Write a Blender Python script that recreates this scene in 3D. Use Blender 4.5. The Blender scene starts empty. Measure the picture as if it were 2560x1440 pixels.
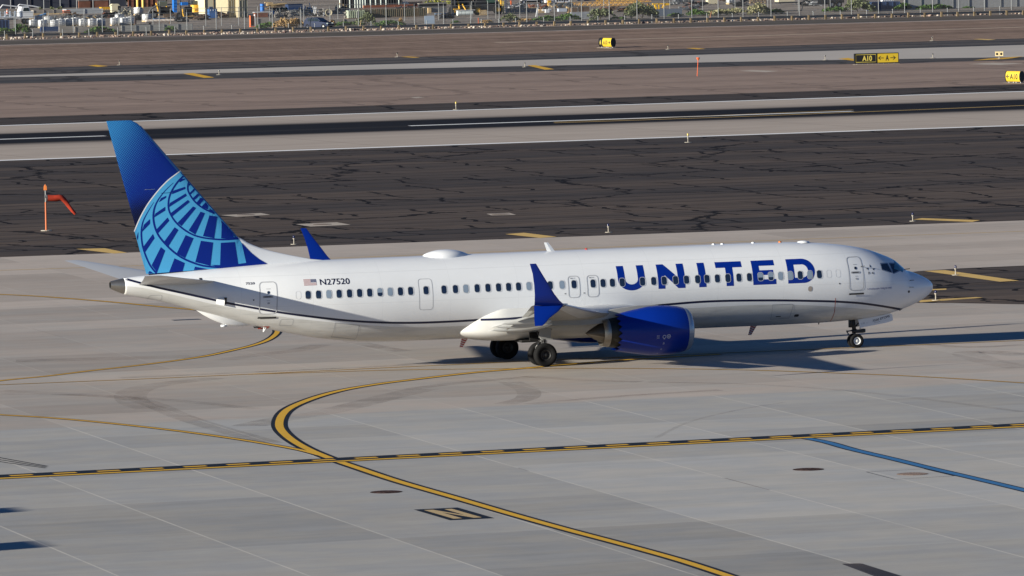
import bpy, bmesh, math, random
import numpy as np
from mathutils import Vector, Matrix
random.seed(7)
SC = bpy.context.scene
COL = SC.collection

# ------------------------------------------------------------------ camera
CAMP = (-130.48675, -323.11160, 25.00823)
YAW, PITCH, ROLL, FPX = math.radians(18.594612), math.radians(3.592085), math.radians(-1.126450), 17744.128
def cam_axes():
    cy, sy, cp, sp = math.cos(YAW), math.sin(YAW), math.cos(PITCH), math.sin(PITCH)
    f = Vector((sy*cp, cy*cp, -sp)); r = Vector((cy, -sy, 0)); u = r.cross(f)
    cr, sr = math.cos(ROLL), math.sin(ROLL)
    return r*cr + u*sr, -r*sr + u*cr, f
CR, CU, CF = cam_axes()
cd = bpy.data.cameras.new('camera'); co = bpy.data.objects.new('camera', cd); COL.objects.link(co)
cd.sensor_width = 36.0; cd.lens = 36.0*FPX/2560.0; cd.clip_start = 1.0; cd.clip_end = 20000.0
M = Matrix(((CR.x, CU.x, -CF.x), (CR.y, CU.y, -CF.y), (CR.z, CU.z, -CF.z))).to_4x4()
M.translation = Vector(CAMP); co.matrix_world = M
SC.camera = co

# ------------------------------------------------------------------ light
LDIR = Vector((4.10, 0.91, -1.0)).normalized()            # the way sunlight travels
EL = math.asin(-LDIR.z); AZ = math.atan2(-LDIR.x, -LDIR.y)   # azimuth of the sun from +Y, clockwise
W = bpy.data.worlds.new('World'); SC.world = W; W.use_nodes = True
nt = W.node_tree; bg = nt.nodes['Background']
sky = nt.nodes.new('ShaderNodeTexSky'); sky.sky_type = 'NISHITA'; sky.sun_disc = False
sky.sun_elevation = EL; sky.sun_rotation = AZ; sky.air_density = 0.7; sky.dust_density = 0.0; sky.ozone_density = 6.0
nt.links.new(sky.outputs[0], bg.inputs[0]); bg.inputs[1].default_value = 0.05
sl = bpy.data.lights.new('sun', 'SUN'); so = bpy.data.objects.new('sun', sl); COL.objects.link(so)
sl.energy = 5.0; sl.angle = math.radians(0.5); sl.color = (1.0, 0.94, 0.80)
so.rotation_euler = LDIR.to_track_quat('-Z', 'Y').to_euler(); so.location = (-60, -10, 60)
SC.view_settings.view_transform = 'Standard'; SC.view_settings.look = 'None'
SC.view_settings.gamma = 1.0; SC.view_settings.exposure = 0.9
SC.render.engine = 'CYCLES'
SC.cycles.max_bounces = 5; SC.cycles.diffuse_bounces = 3; SC.cycles.glossy_bounces = 3; SC.cycles.transparent_max_bounces = 12

# ------------------------------------------------------------------ placing helpers
AF = math.radians(1.2675)                                 # heading of the runway against the aircraft
def ray(px, py): return CF + CR*((px-1280)/FPX) - CU*((py-720)/FPX)
def G(px, py, z=0.0):
    d = ray(px, py); t = (z-CAMP[2])/d.z; return Vector(CAMP) + d*t
def PY(px, py, y):
    d = ray(px, py); t = (y-CAMP[1])/d.y; return Vector(CAMP) + d*t
def toA(v): return Vector((v.x*math.cos(AF)+v.y*math.sin(AF), -v.x*math.sin(AF)+v.y*math.cos(AF), v.z))
def GA(px, py): return toA(G(px, py))

# ------------------------------------------------------------------ materials
MAT = {}
def pbr(name, col, rough=0.6, metal=0.0, spec=0.5, noise=0.0, nscale=3.0, bump=0.0, coat=0.0):
    if name in MAT: return MAT[name]
    m = bpy.data.materials.new(name); m.use_nodes = True; n = m.node_tree; b = n.nodes['Principled BSDF']
    b.inputs['Base Color'].default_value = (*col, 1); b.inputs['Roughness'].default_value = rough
    b.inputs['Metallic'].default_value = metal; b.inputs['Specular IOR Level'].default_value = spec
    b.inputs['Coat Weight'].default_value = coat; b.inputs['Coat Roughness'].default_value = 0.08
    if noise > 0 or bump > 0:
        tc = n.nodes.new('ShaderNodeTexCoord'); nz = n.nodes.new('ShaderNodeTexNoise')
        nz.inputs['Scale'].default_value = nscale; nz.inputs['Detail'].default_value = 6
        n.links.new(tc.outputs['Object'], nz.inputs['Vector'])
        if noise > 0:
            mr = n.nodes.new('ShaderNodeMapRange'); mr.inputs['From Min'].default_value = 0.3; mr.inputs['From Max'].default_value = 0.7
            mr.inputs['To Min'].default_value = 1-noise; mr.inputs['To Max'].default_value = 1+noise
            mx = n.nodes.new('ShaderNodeVectorMath'); mx.operation = 'SCALE'; mx.inputs[0].default_value = col
            n.links.new(nz.outputs['Fac'], mr.inputs[0]); n.links.new(mr.outputs[0], mx.inputs['Scale'])
            n.links.new(mx.outputs[0], b.inputs['Base Color'])
        if bump > 0:
            bp = n.nodes.new('ShaderNodeBump'); bp.inputs['Strength'].default_value = bump; bp.inputs['Distance'].default_value = 0.05
            n.links.new(nz.outputs['Fac'], bp.inputs['Height']); n.links.new(bp.outputs[0], b.inputs['Normal'])
    MAT[name] = m; return m

class NB:                                                  # tiny node-building helper
    def __init__(s, name):
        s.m = bpy.data.materials.new(name); s.m.use_nodes = True; s.n = s.m.node_tree; s.b = s.n.nodes['Principled BSDF']
        s.tc = s.n.nodes.new('ShaderNodeTexCoord'); sx = s.n.nodes.new('ShaderNodeSeparateXYZ')
        s.n.links.new(s.tc.outputs['Object'], sx.inputs[0]); s.X, s.Y, s.Z = sx.outputs; s.P = s.tc.outputs['Object']
        MAT[name] = s.m
    def put(s, sock, v):
        if hasattr(v, 'is_output'): s.n.links.new(v, sock)
        elif isinstance(v, tuple): sock.default_value = (*v, 1) if len(v) == 3 and len(sock.default_value) == 4 else v
        else: sock.default_value = v
    def f(s, op, a, b=0.0, c=None, clamp=False):
        q = s.n.nodes.new('ShaderNodeMath'); q.operation = op; q.use_clamp = clamp
        s.put(q.inputs[0], a); s.put(q.inputs[1], b)
        if c is not None: s.put(q.inputs[2], c)
        return q.outputs[0]
    def vec(s, x, y, z=0.0):
        q = s.n.nodes.new('ShaderNodeCombineXYZ'); s.put(q.inputs[0], x); s.put(q.inputs[1], y); s.put(q.inputs[2], z); return q.outputs[0]
    def noise(s, v, scale=1.0, det=4.0, rough=0.55, out='Fac'):
        q = s.n.nodes.new('ShaderNodeTexNoise'); s.put(q.inputs['Vector'], v); q.inputs['Scale'].default_value = scale
        q.inputs['Detail'].default_value = det; q.inputs['Roughness'].default_value = rough; return q.outputs[out]
    def sm(s, v, a, b, lo=0.0, hi=1.0):
        q = s.n.nodes.new('ShaderNodeMapRange'); q.interpolation_type = 'SMOOTHSTEP'; s.put(q.inputs['Value'], v)
        s.put(q.inputs['From Min'], a); s.put(q.inputs['From Max'], b); s.put(q.inputs['To Min'], lo); s.put(q.inputs['To Max'], hi); return q.outputs['Result']
    def lin(s, v, a, b, lo=0.0, hi=1.0):
        q = s.n.nodes.new('ShaderNodeMapRange'); s.put(q.inputs['Value'], v)
        s.put(q.inputs['From Min'], a); s.put(q.inputs['From Max'], b); s.put(q.inputs['To Min'], lo); s.put(q.inputs['To Max'], hi); return q.outputs['Result']
    def mix(s, fac, a, b):
        q = s.n.nodes.new('ShaderNodeMix'); q.data_type = 'RGBA'; s.put(q.inputs[0], fac); s.put(q.inputs[6], a); s.put(q.inputs[7], b); return q.outputs[2]
    def mul(s, col, fac):
        q = s.n.nodes.new('ShaderNodeVectorMath'); q.operation = 'SCALE'; s.put(q.inputs[0], col); s.put(q.inputs['Scale'], fac); return q.outputs[0]
    def white(s, v):
        q = s.n.nodes.new('ShaderNodeTexWhiteNoise'); q.noise_dimensions = '2D'; s.put(q.inputs['Vector'], v); return q.outputs['Value']
    def done(s, col, rough=0.8, bump=None, bs=0.3, bd=0.02, spec=0.3, alpha=None):
        s.put(s.b.inputs['Base Color'], col); s.put(s.b.inputs['Roughness'], rough); s.b.inputs['Specular IOR Level'].default_value = spec
        if bump is not None:
            q = s.n.nodes.new('ShaderNodeBump'); q.inputs['Strength'].default_value = bs; q.inputs['Distance'].default_value = bd
            s.put(q.inputs['Height'], bump); s.n.links.new(q.outputs[0], s.b.inputs['Normal'])
        if alpha is not None: s.put(s.b.inputs['Alpha'], alpha)
        return s.m

# ------------------------------------------------------------------ object helpers
def tag(o, label=None, cat=None, group=None, kind=None):
    if label: o['label'] = label
    if cat: o['category'] = cat
    if group: o['group'] = group
    if kind: o['kind'] = kind
    return o
def empty(name, loc=(0, 0, 0), rz=0.0, label=None, cat=None, group=None):
    o = bpy.data.objects.new(name, None); COL.objects.link(o); o.location = loc; o.rotation_euler = (0, 0, rz)
    o.empty_display_size = 0.3
    return tag(o, label, cat, group)
def obj(name, me, mats, parent=None, smooth=False):
    if isinstance(me, bmesh.types.BMesh):
        bm = me; me = bpy.data.meshes.new(name); bm.to_mesh(me); bm.free()
    if not isinstance(mats, (list, tuple)): mats = [mats]
    for m in mats: me.materials.append(m)
    if smooth:
        me.polygons.foreach_set('use_smooth', [True]*len(me.polygons))
    o = bpy.data.objects.new(name, me); COL.objects.link(o)
    if parent: o.parent = parent
    return o
def sharp(o, ang=35):
    me = o.data; me.polygons.foreach_set('use_smooth', [True]*len(me.polygons))
    bm = bmesh.new(); bm.from_mesh(me); a = math.radians(ang)
    for e in bm.edges:
        if len(e.link_faces) == 2 and e.calc_face_angle(0) > a: e.smooth = False
    bm.to_mesh(me); bm.free(); return o
def copy_tree(o, parent=None):
    c = o.copy(); COL.objects.link(c); c.parent = parent
    for ch in list(o.children): copy_tree(ch, c)
    return c
def new(): return bmesh.new()
def box(bm, c, s, rot=None, taper=None, mi=0):
    """box centred at c with full size s; taper=(tx,ty) scales the top"""
    vs = []
    for z in (-.5, .5):
        for x, y in ((-.5, -.5), (.5, -.5), (.5, .5), (-.5, .5)):
            tx, ty = (taper if (taper and z > 0) else (1, 1))
            v = Vector((x*s[0]*tx, y*s[1]*ty, z*s[2]))
            if rot is not None: v = rot @ v
            vs.append(bm.verts.new(v+Vector(c)))
    fs = [(3, 2, 1, 0), (4, 5, 6, 7), (0, 1, 5, 4), (1, 2, 6, 5), (2, 3, 7, 6), (3, 0, 4, 7)]
    for f in fs:
        q = bm.faces.new([vs[i] for i in f]); q.material_index = mi
def tube(bm, a, b, r0, r1=None, n=12, mi=0, caps=True):
    a = Vector(a); b = Vector(b); r1 = r0 if r1 is None else r1
    d = (b-a).normalized(); t = d.orthogonal().normalized(); w = d.cross(t)
    A = [bm.verts.new(a+(t*math.cos(2*math.pi*i/n)+w*math.sin(2*math.pi*i/n))*r0) for i in range(n)]
    B = [bm.verts.new(b+(t*math.cos(2*math.pi*i/n)+w*math.sin(2*math.pi*i/n))*r1) for i in range(n)]
    for i in range(n):
        q = bm.faces.new((A[i], A[(i+1) % n], B[(i+1) % n], B[i])); q.material_index = mi
    if caps:
        for L in (list(reversed(A)), B):
            q = bm.faces.new(L); q.material_index = mi
def path(bm, pts, rs, n=8, mi=0):
    for i in range(len(pts)-1):
        r0 = rs if not isinstance(rs, (list, tuple)) else rs[i]; r1 = rs if not isinstance(rs, (list, tuple)) else rs[i+1]
        tube(bm, pts[i], pts[i+1], r0, r1, n, mi)
def rings(bm, R, close=True, cap0=True, cap1=True, mi=0):
    VS = [[bm.verts.new(p) for p in r] for r in R]; n = len(R[0])
    for a, b in zip(VS[:-1], VS[1:]):
        for i in range(n if close else n-1):
            j = (i+1) % n; q = bm.faces.new((a[i], a[j], b[j], b[i])); q.material_index = mi
    if cap0: bm.faces.new(list(reversed(VS[0]))).material_index = mi
    if cap1: bm.faces.new(VS[-1]).material_index = mi
    return VS
def lathe(bm, prof, origin, axis='x', n=32, mi=0, mod=None):
    """prof: list of (a, r): a along the axis"""
    R = []
    for k, (a, r) in enumerate(prof):
        ring = []
        for i in range(n):
            t = 2*math.pi*i/n; aa = a + (mod(k, i, n) if mod else 0)
            c, s = math.cos(t)*r, math.sin(t)*r
            p = {'x': (aa, c, s), 'y': (c, aa, s), 'z': (c, s, aa)}[axis]
            ring.append(Vector(p)+Vector(origin))
        R.append(ring)
    rings(bm, R, cap0=False, cap1=False, mi=mi)
def fixn(bm):
    bmesh.ops.recalc_face_normals(bm, faces=bm.faces); return bm
def blob(bm, c, s, sub=2, jit=0.15, mi=0, rnd=random):
    r = bmesh.ops.create_icosphere(bm, subdivisions=sub, radius=1.0)
    for v in r['verts']:
        k = 1+rnd.uniform(-jit, jit); v.co = Vector((v.co.x*s[0]*k, v.co.y*s[1]*k, v.co.z*s[2]*k))+Vector(c)
        for f in v.link_faces: f.material_index = mi
def font_mesh(txt, bold=0.0):
    cu = bpy.data.curves.new('t', 'FONT'); cu.body = txt; cu.size = 1.0; cu.offset = bold; cu.resolution_u = 3
    o = bpy.data.objects.new('t', cu); COL.objects.link(o); bpy.context.view_layer.update()
    me = bpy.data.meshes.new_from_object(o.evaluated_get(bpy.context.evaluated_depsgraph_get()))
    bpy.data.objects.remove(o); bpy.data.curves.remove(cu)
    bm = bmesh.new(); bm.from_mesh(me); bpy.data.meshes.remove(me)
    bmesh.ops.remove_doubles(bm, verts=bm.verts, dist=1e-5)
    return bm
def fit_uv(bm, u0, u1, v0, v1):
    xs = [v.co.x for v in bm.verts]; ys = [v.co.y for v in bm.verts]
    a, b, c, d = min(xs), max(xs), min(ys), max(ys)
    for v in bm.verts:
        v.co.x = u0+(v.co.x-a)/(b-a)*(u1-u0); v.co.y = v0+(v.co.y-c)/(d-c)*(v1-v0); v.co.z = 0
def polybm(polys, mi=None):
    bm = bmesh.new()
    for k, p in enumerate(polys):
        f = bm.faces.new([bm.verts.new((q[0], q[1], 0)) for q in p])
        if mi: f.material_index = mi[k]
    return bm
def cutgrid(bm, dx, dy):
    xs = [v.co.x for v in bm.verts]; ys = [v.co.y for v in bm.verts]
    for lo, hi, st, ax in ((min(xs), max(xs), dx, 0), (min(ys), max(ys), dy, 1)):
        k = math.floor(lo/st)+1
        while k*st < hi:
            co_ = Vector((0, 0, 0)); co_[ax] = k*st; no = Vector((0, 0, 0)); no[ax] = 1
            bmesh.ops.bisect_plane(bm, geom=bm.verts[:]+bm.edges[:]+bm.faces[:], plane_co=co_, plane_no=no); k += 1
def rrect(x0, x1, z0, z1, r, n=5):
    P = []
    for cx, cz, a0 in ((x1-r, z1-r, 0), (x0+r, z1-r, 90), (x0+r, z0+r, 180), (x1-r, z0+r, 270)):
        for i in range(n+1):
            t = math.radians(a0+90*i/n); P.append((cx+r*math.cos(t), cz+r*math.sin(t)))
    return P
def strokes(pts, w, closed=False):
    """quads along a polyline of width w (2D)"""
    P = [Vector(p).to_2d() if len(p) > 2 else Vector(p) for p in pts]; n = len(P); out = []; L = []; Rr = []
    for i in range(n):
        if closed: a, b = P[i-1], P[(i+1) % n]
        else: a, b = P[max(0, i-1)], P[min(n-1, i+1)]
        d = (b-a).normalized(); nn = Vector((-d.y, d.x)); k = 1.0
        e = (P[i]-a); 
        if e.length > 1e-6:
            c = abs(e.normalized().dot(d)); k = 1/max(c, .6)
        ww = w[i] if isinstance(w, (list, tuple)) else w
        L.append(P[i]+nn*ww/2*k); Rr.append(P[i]-nn*ww/2*k)
    for i in range(n if closed else n-1):
        j = (i+1) % n; out.append([L[i], L[j], Rr[j], Rr[i]])
    return out
def smoothpath(pts, k=6, closed=False):
    out = []; n = len(pts)
    for i in range(n-1):
        p0 = pts[max(i-1, 0)]; p1 = pts[i]; p2 = pts[i+1]; p3 = pts[min(i+2, n-1)]
        for j in range(k):
            t = j/k
            out.append(tuple(.5*(2*b+(c-a)*t+(2*a-5*b+4*c-d)*t*t+(-a+3*b-3*c+d)*t**3) for a, b, c, d in zip(p0, p1, p2, p3)))
    out.append(tuple(pts[-1])); return out
# ------------------------------------------------------------------ fuselage shape
def pchip(xs, ys):
    xs = np.array(xs, float); ys = np.array(ys, float); h = np.diff(xs); d = np.diff(ys)/h; m = np.zeros(len(xs))
    for i in range(1, len(xs)-1):
        if d[i-1]*d[i] > 0:
            w1 = 2*h[i]+h[i-1]; w2 = h[i]+2*h[i-1]; m[i] = (w1+w2)/(w1/d[i-1]+w2/d[i])
    m[0] = d[0]; m[-1] = d[-1]
    def f(x):
        x = min(max(x, xs[0]), xs[-1]); i = min(max(int(np.searchsorted(xs, x))-1, 0), len(xs)-2); t = (x-xs[i])/h[i]
        return ((1+2*t)*(1-t)**2*ys[i]+t*(1-t)**2*h[i]*m[i]+t*t*(3-2*t)*ys[i+1]+t*t*(t-1)*h[i]*m[i+1])
    return f
_T = [(0, 2.83), (.06, 3.02), (.25, 3.20), (.65, 3.42), (1.15, 3.62), (1.45, 3.72), (1.78, 3.98), (2.15, 4.28), (2.7, 4.53), (3.4, 4.78), (4.2, 4.97), (5.2, 5.12), (6.5, 5.24), (8, 5.30), (10, 5.32), (31, 5.31), (34, 5.24), (36.5, 5.12), (39, 4.97), (41.15, 4.82), (41.8, 4.69)]
_B = [(0, 2.83), (.06, 2.65), (.25, 2.45), (.65, 2.20), (1.15, 1.98), (1.94, 1.72), (2.9, 1.52), (4.05, 1.39), (6, 1.30), (9, 1.28), (27.5, 1.28), (29.2, 1.33), (31, 1.50), (33.5, 1.99), (35.5, 2.52), (37.5, 3.13), (39.4, 3.66), (41.15, 4.07), (41.8, 4.34)]
_W = [(0, 0), (.06, .19), (.25, .40), (.65, .68), (1.15, .94), (1.94, 1.26), (2.9, 1.52), (4.05, 1.71), (5.5, 1.83), (7.5, 1.88), (28, 1.88), (30.5, 1.84), (33, 1.64), (36, 1.18), (39.2, .70), (41.15, .375), (41.8, .175)]
_q = lambda s: math.sqrt(max(s, 0))
fT = pchip([_q(a) for a, b in _T], [b for a, b in _T]); fB = pchip([_q(a) for a, b in _B], [b for a, b in _B]); fW = pchip([_q(a) for a, b in _W], [b for a, b in _W])
def sec(x):
    q = _q(-x); zt, zb, w = fT(q), fB(q), fW(q); k = 0.53
    return zt, zb, w, zb+(zt-zb)*k
def fpt(x, th):
    """th = 0 crown, 90 starboard (-y), 180 keel"""
    zt, zb, w, zm = sec(x); c = math.cos(th); s = math.sin(th)
    return Vector((x, -w*s, zm+(zt-zm if c > 0 else zm-zb)*c))
def ysec(x, z):
    zt, zb, w, zm = sec(x); h = (zt-zm) if z > zm else (zm-zb)
    return -w*math.sqrt(max(0.0, 1-((z-zm)/h)**2))
def hit(px, py):
    """point where the photograph's ray meets the starboard skin"""
    d = ray(px, py); c = Vector(CAMP); t = (-3.0-c.y)/d.y; prev = None
    for i in range(1200):
        p = c+d*t; zt, zb, w, zm = sec(p.x)
        if p.x < 0 and p.x > -41.8 and zb < p.z < zt and p.y > ysec(p.x, p.z): return p
        t += 0.01/d.y*1.0
        if p.y > 2: break
    return None
def surf(x, z, off=0.0):
    y = ysec(x, z); e = .01
    if off:
        zt, zb, w, zm = sec(x); h = (zt-zm) if z > zm else (zm-zb)
        n = Vector((-(ysec(x+e, z)-ysec(x-e, z))/(2*e), 1.0, 0)); n = -n
        th = math.asin(max(-.98, min(.98, (z-zm)/h))); n2 = Vector((n.x, -math.cos(th)/max(w, .1), math.sin(th)/h)); n2.x = n.x*abs(n2.y); n2.normalize()
        return Vector((x, y, z))+n2*off
    return Vector((x, y, z))
# ------------------------------------------------------------------ airliner materials
m_white = pbr('paint_white', (0.74, 0.755, 0.775), 0.30, coat=0.25, noise=0.02, nscale=0.8)
m_grey = pbr('paint_grey', (0.50, 0.50, 0.48), 0.36, coat=0.15, noise=0.05, nscale=0.9)
m_blue = pbr('paint_blue', (0.0010, 0.021, 0.23), 0.36, spec=0.3, coat=0.12)
m_navy = pbr('paint_navy', (0.006, 0.008, 0.035), 0.35)
m_lblue = pbr('paint_light_blue', (0.075, 0.38, 0.68), 0.36, spec=.3)
m_glass = pbr('cabin_glass', (0.012, 0.022, 0.05), 0.08, spec=0.8)
m_shade = pbr('window_shade', (0.22, 0.28, 0.36), 0.25, spec=0.6)
m_frame = pbr('frame_grey', (0.42, 0.43, 0.45), 0.4)
m_wframe = pbr('window_frame_grey', (0.52, 0.53, 0.55), 0.4)
m_wing_lit = pbr('wing_top_sunlit', (0.56, 0.57, 0.58), 0.35, noise=.05, nscale=1.0)  # paler wing grey with the sunlight on top painted in
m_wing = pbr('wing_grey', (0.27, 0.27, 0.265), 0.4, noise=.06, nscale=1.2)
m_line = pbr('seam_grey', (0.33, 0.34, 0.36), 0.5)
m_dark = pbr('dark_metal', (0.03, 0.03, 0.032), 0.45, metal=0.3)
m_black = pbr('black_void', (0.006, 0.006, 0.007), 0.8)
m_rub = pbr('tyre_rubber', (0.009, 0.009, 0.010), 0.85, spec=.15, noise=0.15, nscale=6)
m_steel = pbr('bare_metal', (0.33, 0.31, 0.28), 0.38, metal=0.9, noise=0.08, nscale=4)
m_lip = pbr('polished_lip', (0.42, 0.45, 0.50), 0.32, metal=0.55)
m_noz = pbr('nozzle_metal', (0.05, 0.046, 0.04), 0.45, metal=0.85, noise=0.1, nscale=5)
m_hub = pbr('hub_white', (0.75, 0.75, 0.73), 0.35)
m_hubd = pbr('hub_dark', (0.015, 0.015, 0.016), 0.5)
m_red = pbr('beacon_red', (0.5, 0.03, 0.02), 0.3)
m_redl = pbr('lens_red', (0.35, 0.05, 0.03), 0.4)
m_gear = pbr('gear_metal', (0.10, 0.10, 0.105), 0.4, metal=0.4)
m_chr = pbr('chrome', (0.7, 0.7, 0.7), 0.15, metal=1.0)
m_fus = NB('fuselage_paint')
def _fuspaint(s):
    xs = [-41.8, -40.83, -39.29, -36.49, -35.6, -33.53, -31.42, -29.4, -27.43, -25.5, -24, -20, -16, -12.16, -9.57, -7.48, -5.18, -4.18, -2.5, -1.3, 0]
    zs = [4.5, 4.43, 4.08, 3.35, 3.17, 2.74, 2.43, 2.20, 2.03, 1.99, 2.0, 2.18, 2.33, 2.40, 2.41, 2.31, 2.09, 1.98, 1.74, 1.40, 1.0]
    c = s.n.nodes.new('ShaderNodeFloatCurve'); cv = c.mapping.curves[0]
    pts = [(-x/42.0, z/5.0) for x, z in zip(xs, zs)][::-1]
    while len(cv.points) < len(pts): cv.points.new(.5, .5)
    for p, q in zip(cv.points, pts): p.location = q; p.handle_type = 'AUTO'
    c.mapping.update()
    s.put(c.inputs['Value'], s.f('DIVIDE', s.X, -42.0))
    zc = s.f('MULTIPLY', c.outputs[0], 5.0)
    fac = s.f('GREATER_THAN', zc, s.Z)
    st = s.noise(s.vec(s.f('MULTIPLY', s.X, .5), s.f('MULTIPLY', s.Y, 2.0), s.f('MULTIPLY', s.Z, 1.0)), 1.4, 5)
    grime = s.lin(st, .35, .75, 1.0, .9)
    low = s.sm(s.noise(s.vec(s.f('MULTIPLY', s.X, .35), s.Y, s.f('MULTIPLY', s.Z, 3.0)), 2.0, 6), .45, .8, 1.0, .80)
    col = s.mix(fac, s.mul((0.74, 0.755, 0.775), s.lin(st, .3, .7, 1.0, .965)), s.mul((0.60, 0.60, 0.585), s.f('MULTIPLY', grime, low)))
    s.b.inputs['Coat Weight'].default_value = .25; s.b.inputs['Coat Roughness'].default_value = .1
    # panel seams
    sx = s.f('ABSOLUTE', s.f('SUBTRACT', s.f('FRACT', s.f('DIVIDE', s.X, 3.4)), .5)); seam = s.f('LESS_THAN', sx, .0022)
    sz = s.f('LESS_THAN', s.f('ABSOLUTE', s.f('SUBTRACT', s.Z, 3.28)), .010)
    sz2 = s.f('LESS_THAN', s.f('ABSOLUTE', s.f('SUBTRACT', s.Z, 4.72)), .012)
    mk = s.f('MAXIMUM', seam, s.f('MAXIMUM', sz, sz2))
    col = s.mix(s.f('MULTIPLY', mk, .20), col, (0.35, 0.36, 0.38))
    bump = s.f('SUBTRACT', s.noise(s.vec(s.f('MULTIPLY', s.X, 1.0), s.Y, s.Z), 1.1, 2), s.f('MULTIPLY', mk, .3))
    return s.done(col, .30, bump, .10, .03, .5)
m_fus = _fuspaint(m_fus)

PL = empty('airliner', (0, 0, 0), 0, 'white airliner with blue tail and blue engines taxiing to the right across the concrete', 'airplane')
def part(name, me, mat, parent=PL, smooth=True, ang=None):
    o = obj(name, me, mat, parent, smooth)
    if ang: sharp(o, ang)
    return o

# ---- fuselage shell
bm = new(); xs = []
s = 0.004
while s < 41.15:
    xs.append(-s); s += 0.03 if s < .3 else (.07 if s < 4.5 else (.25 if s < 28 else .15))
xs.append(-41.15)
R = [[fpt(x, 2*math.pi*i/112) for i in range(112)] for x in xs]
rings(bm, R, cap1=True); fus = part('fuselage', fixn(bm), m_fus)
bm = new(); xs = [-41.15, -41.3, -41.45, -41.6, -41.75, -41.8]
R = [[fpt(x, 2*math.pi*i/48) for i in range(48)] for x in xs]
c0 = Vector((-41.78, 0, 4.515)); R.append([c0+(p-c0)*.86 for p in R[-1]]); R.append([Vector((-41.35, p.y*.8, c0.z+(p.z-c0.z)*.8)) for p in R[-2]])
rings(bm, R, cap0=False, cap1=True)
apu = part('tail_exhaust', fixn(bm), [m_steel, m_black], ang=40)
for f in apu.data.polygons:
    if f.index >= 48*6: f.material_index = 1

def decal(name, bm, mat, off=.006, parent=PL, dx=.25, dz=.07, thick=False):
    cutgrid(bm, dx, dz)
    for v in bm.verts: v.co = surf(v.co.x, v.co.y, off)
    return part(name, bm, mat, parent, smooth=False)
def dpoly(name, polys, mat, off=.006, parent=PL, mi=None, **k):
    return decal(name, polybm(polys, mi), mat, off, parent, **k)
def dtext(name, txt, x0, x1, z0, z1, mat=m_navy, bold=.012, off=.008, parent=PL):
    b = font_mesh(txt, bold); fit_uv(b, x0, x1, z0, z1); return decal(name, b, mat, off, parent)
def dring(name, x0, x1, z0, z1, r, w, mat, off=.006, parent=PL):
    P = rrect(x0, x1, z0, z1, r, 6); return dpoly(name, strokes(P, w, True), mat, off, parent)

# stripe
SP = [(-41.11, 4.80), (-40.37, 4.57), (-39.6, 4.34), (-38.52, 4.07), (-36.86, 3.65), (-36.28, 3.50), (-33.86, 2.99), (-31.46, 2.60), (-29.48, 2.37), (-27.47, 2.25), (-25.56, 2.23), (-23.5, 2.26), (-21.0, 2.33), (-17.5, 2.46), (-14.56, 2.62), (-12.19, 2.69), (-9.08, 2.61), (-6.36, 2.46), (-5.15, 2.36), (-4.24, 2.25), (-3.12, 2.06), (-1.96, 1.83), (-1.70, 1.765)]
dpoly('cheatline', strokes(smoothpath(SP, 8), .10), m_navy, .005, dx=.5)

# titles on the right side
def U_(): 
    P = [(-17.01, 4.555), (-17.01, 3.93)]
    for i in range(0, 19):
        t = math.radians(180+180*i/18); P.append((-16.32+.69*math.cos(t), 3.92+.54*math.sin(t)))
    P += [(-15.63, 4.555), (-15.99, 4.555)]
    for i in range(0, 19):
        t = math.radians(360-180*i/18); P.append((-16.32+.33*math.cos(t), 3.93+.26*math.sin(t)))
    P += [(-16.65, 4.555)]
    return P
def D_():
    out = []; x0, x1, z0, z1 = -8.28, -6.86, 3.40, 4.56
    o1 = [(x0, z0)]; n = 18
    for i in range(n+1):
        t = math.radians(-90+180*i/n); o1.append((-7.47+.61*math.cos(t), 3.98+.58*math.sin(t)))
    o1.append((x0, z1)); i1 = [(x0+.35, z0+.27)]
    for i in range(n+1):
        t = math.radians(-90+180*i/n); i1.append((-7.50+.29*math.cos(t), 3.98+.31*math.sin(t)))
    i1.append((x0+.35, z1-.27)); N = len(o1)
    for i in range(N): j = (i+1) % N; out.append([o1[i], o1[j], i1[j], i1[i]])
    return out
Z0, Z1 = 3.40, 4.555
LET = {'U': [U_()],
 'N': [[(-14.97, Z0), (-14.62, Z0), (-14.62, Z1), (-14.97, Z1)], [(-13.95, Z0), (-13.59, Z0), (-13.59, Z1), (-13.95, Z1)], [(-14.62, Z1), (-14.62, 4.05), (-13.95, Z0), (-13.95, 3.92)]],
 'I': [[(-12.88, Z0), (-12.51, Z0), (-12.51, Z1), (-12.88, Z1)]],
 'T': [[(-11.95, 4.28), (-10.60, 4.28), (-10.60, Z1), (-11.95, Z1)], [(-11.47, Z0), (-11.10, Z0), (-11.10, 4.28), (-11.47, 4.28)]],
 'E': [[(-10.09, Z0), (-9.73, Z0), (-9.73, Z1), (-10.09, Z1)], [(-9.73, 4.30), (-8.92, 4.30), (-8.92, Z1), (-9.73, Z1)], [(-9.73, 3.86), (-9.02, 3.86), (-9.02, 4.09), (-9.73, 4.09)], [(-9.73, Z0), (-8.90, Z0), (-8.90, 3.65), (-9.73, 3.65)]],
 'D': D_()}
for k in 'UNITED': dpoly('title_letter', LET[k], m_blue, .005)
dtext('registration', 'N27520', -31.92, -30.46, 4.22, 4.50)
dtext('fleet_number', '7520', -35.47, -35.04, 4.355, 4.46, bold=.02)
dtext('slogan', 'Connecting people. Uniting the world.', -4.10, -2.74, 2.90, 3.02, m_blue, .0)
fx0, fx1, fz0, fz1 = -32.70, -32.09, 4.23, 4.51; h = (fz1-fz0)/13
pol = []; mi = []
for i in range(13):
    a = fz0+i*h; xa = fx1 if i < 6 else fx1-.27
    pol.append([(fx0, a), (xa, a), (xa, a+h), (fx0, a+h)]); mi.append(0 if i % 2 == 0 else 1)
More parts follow.
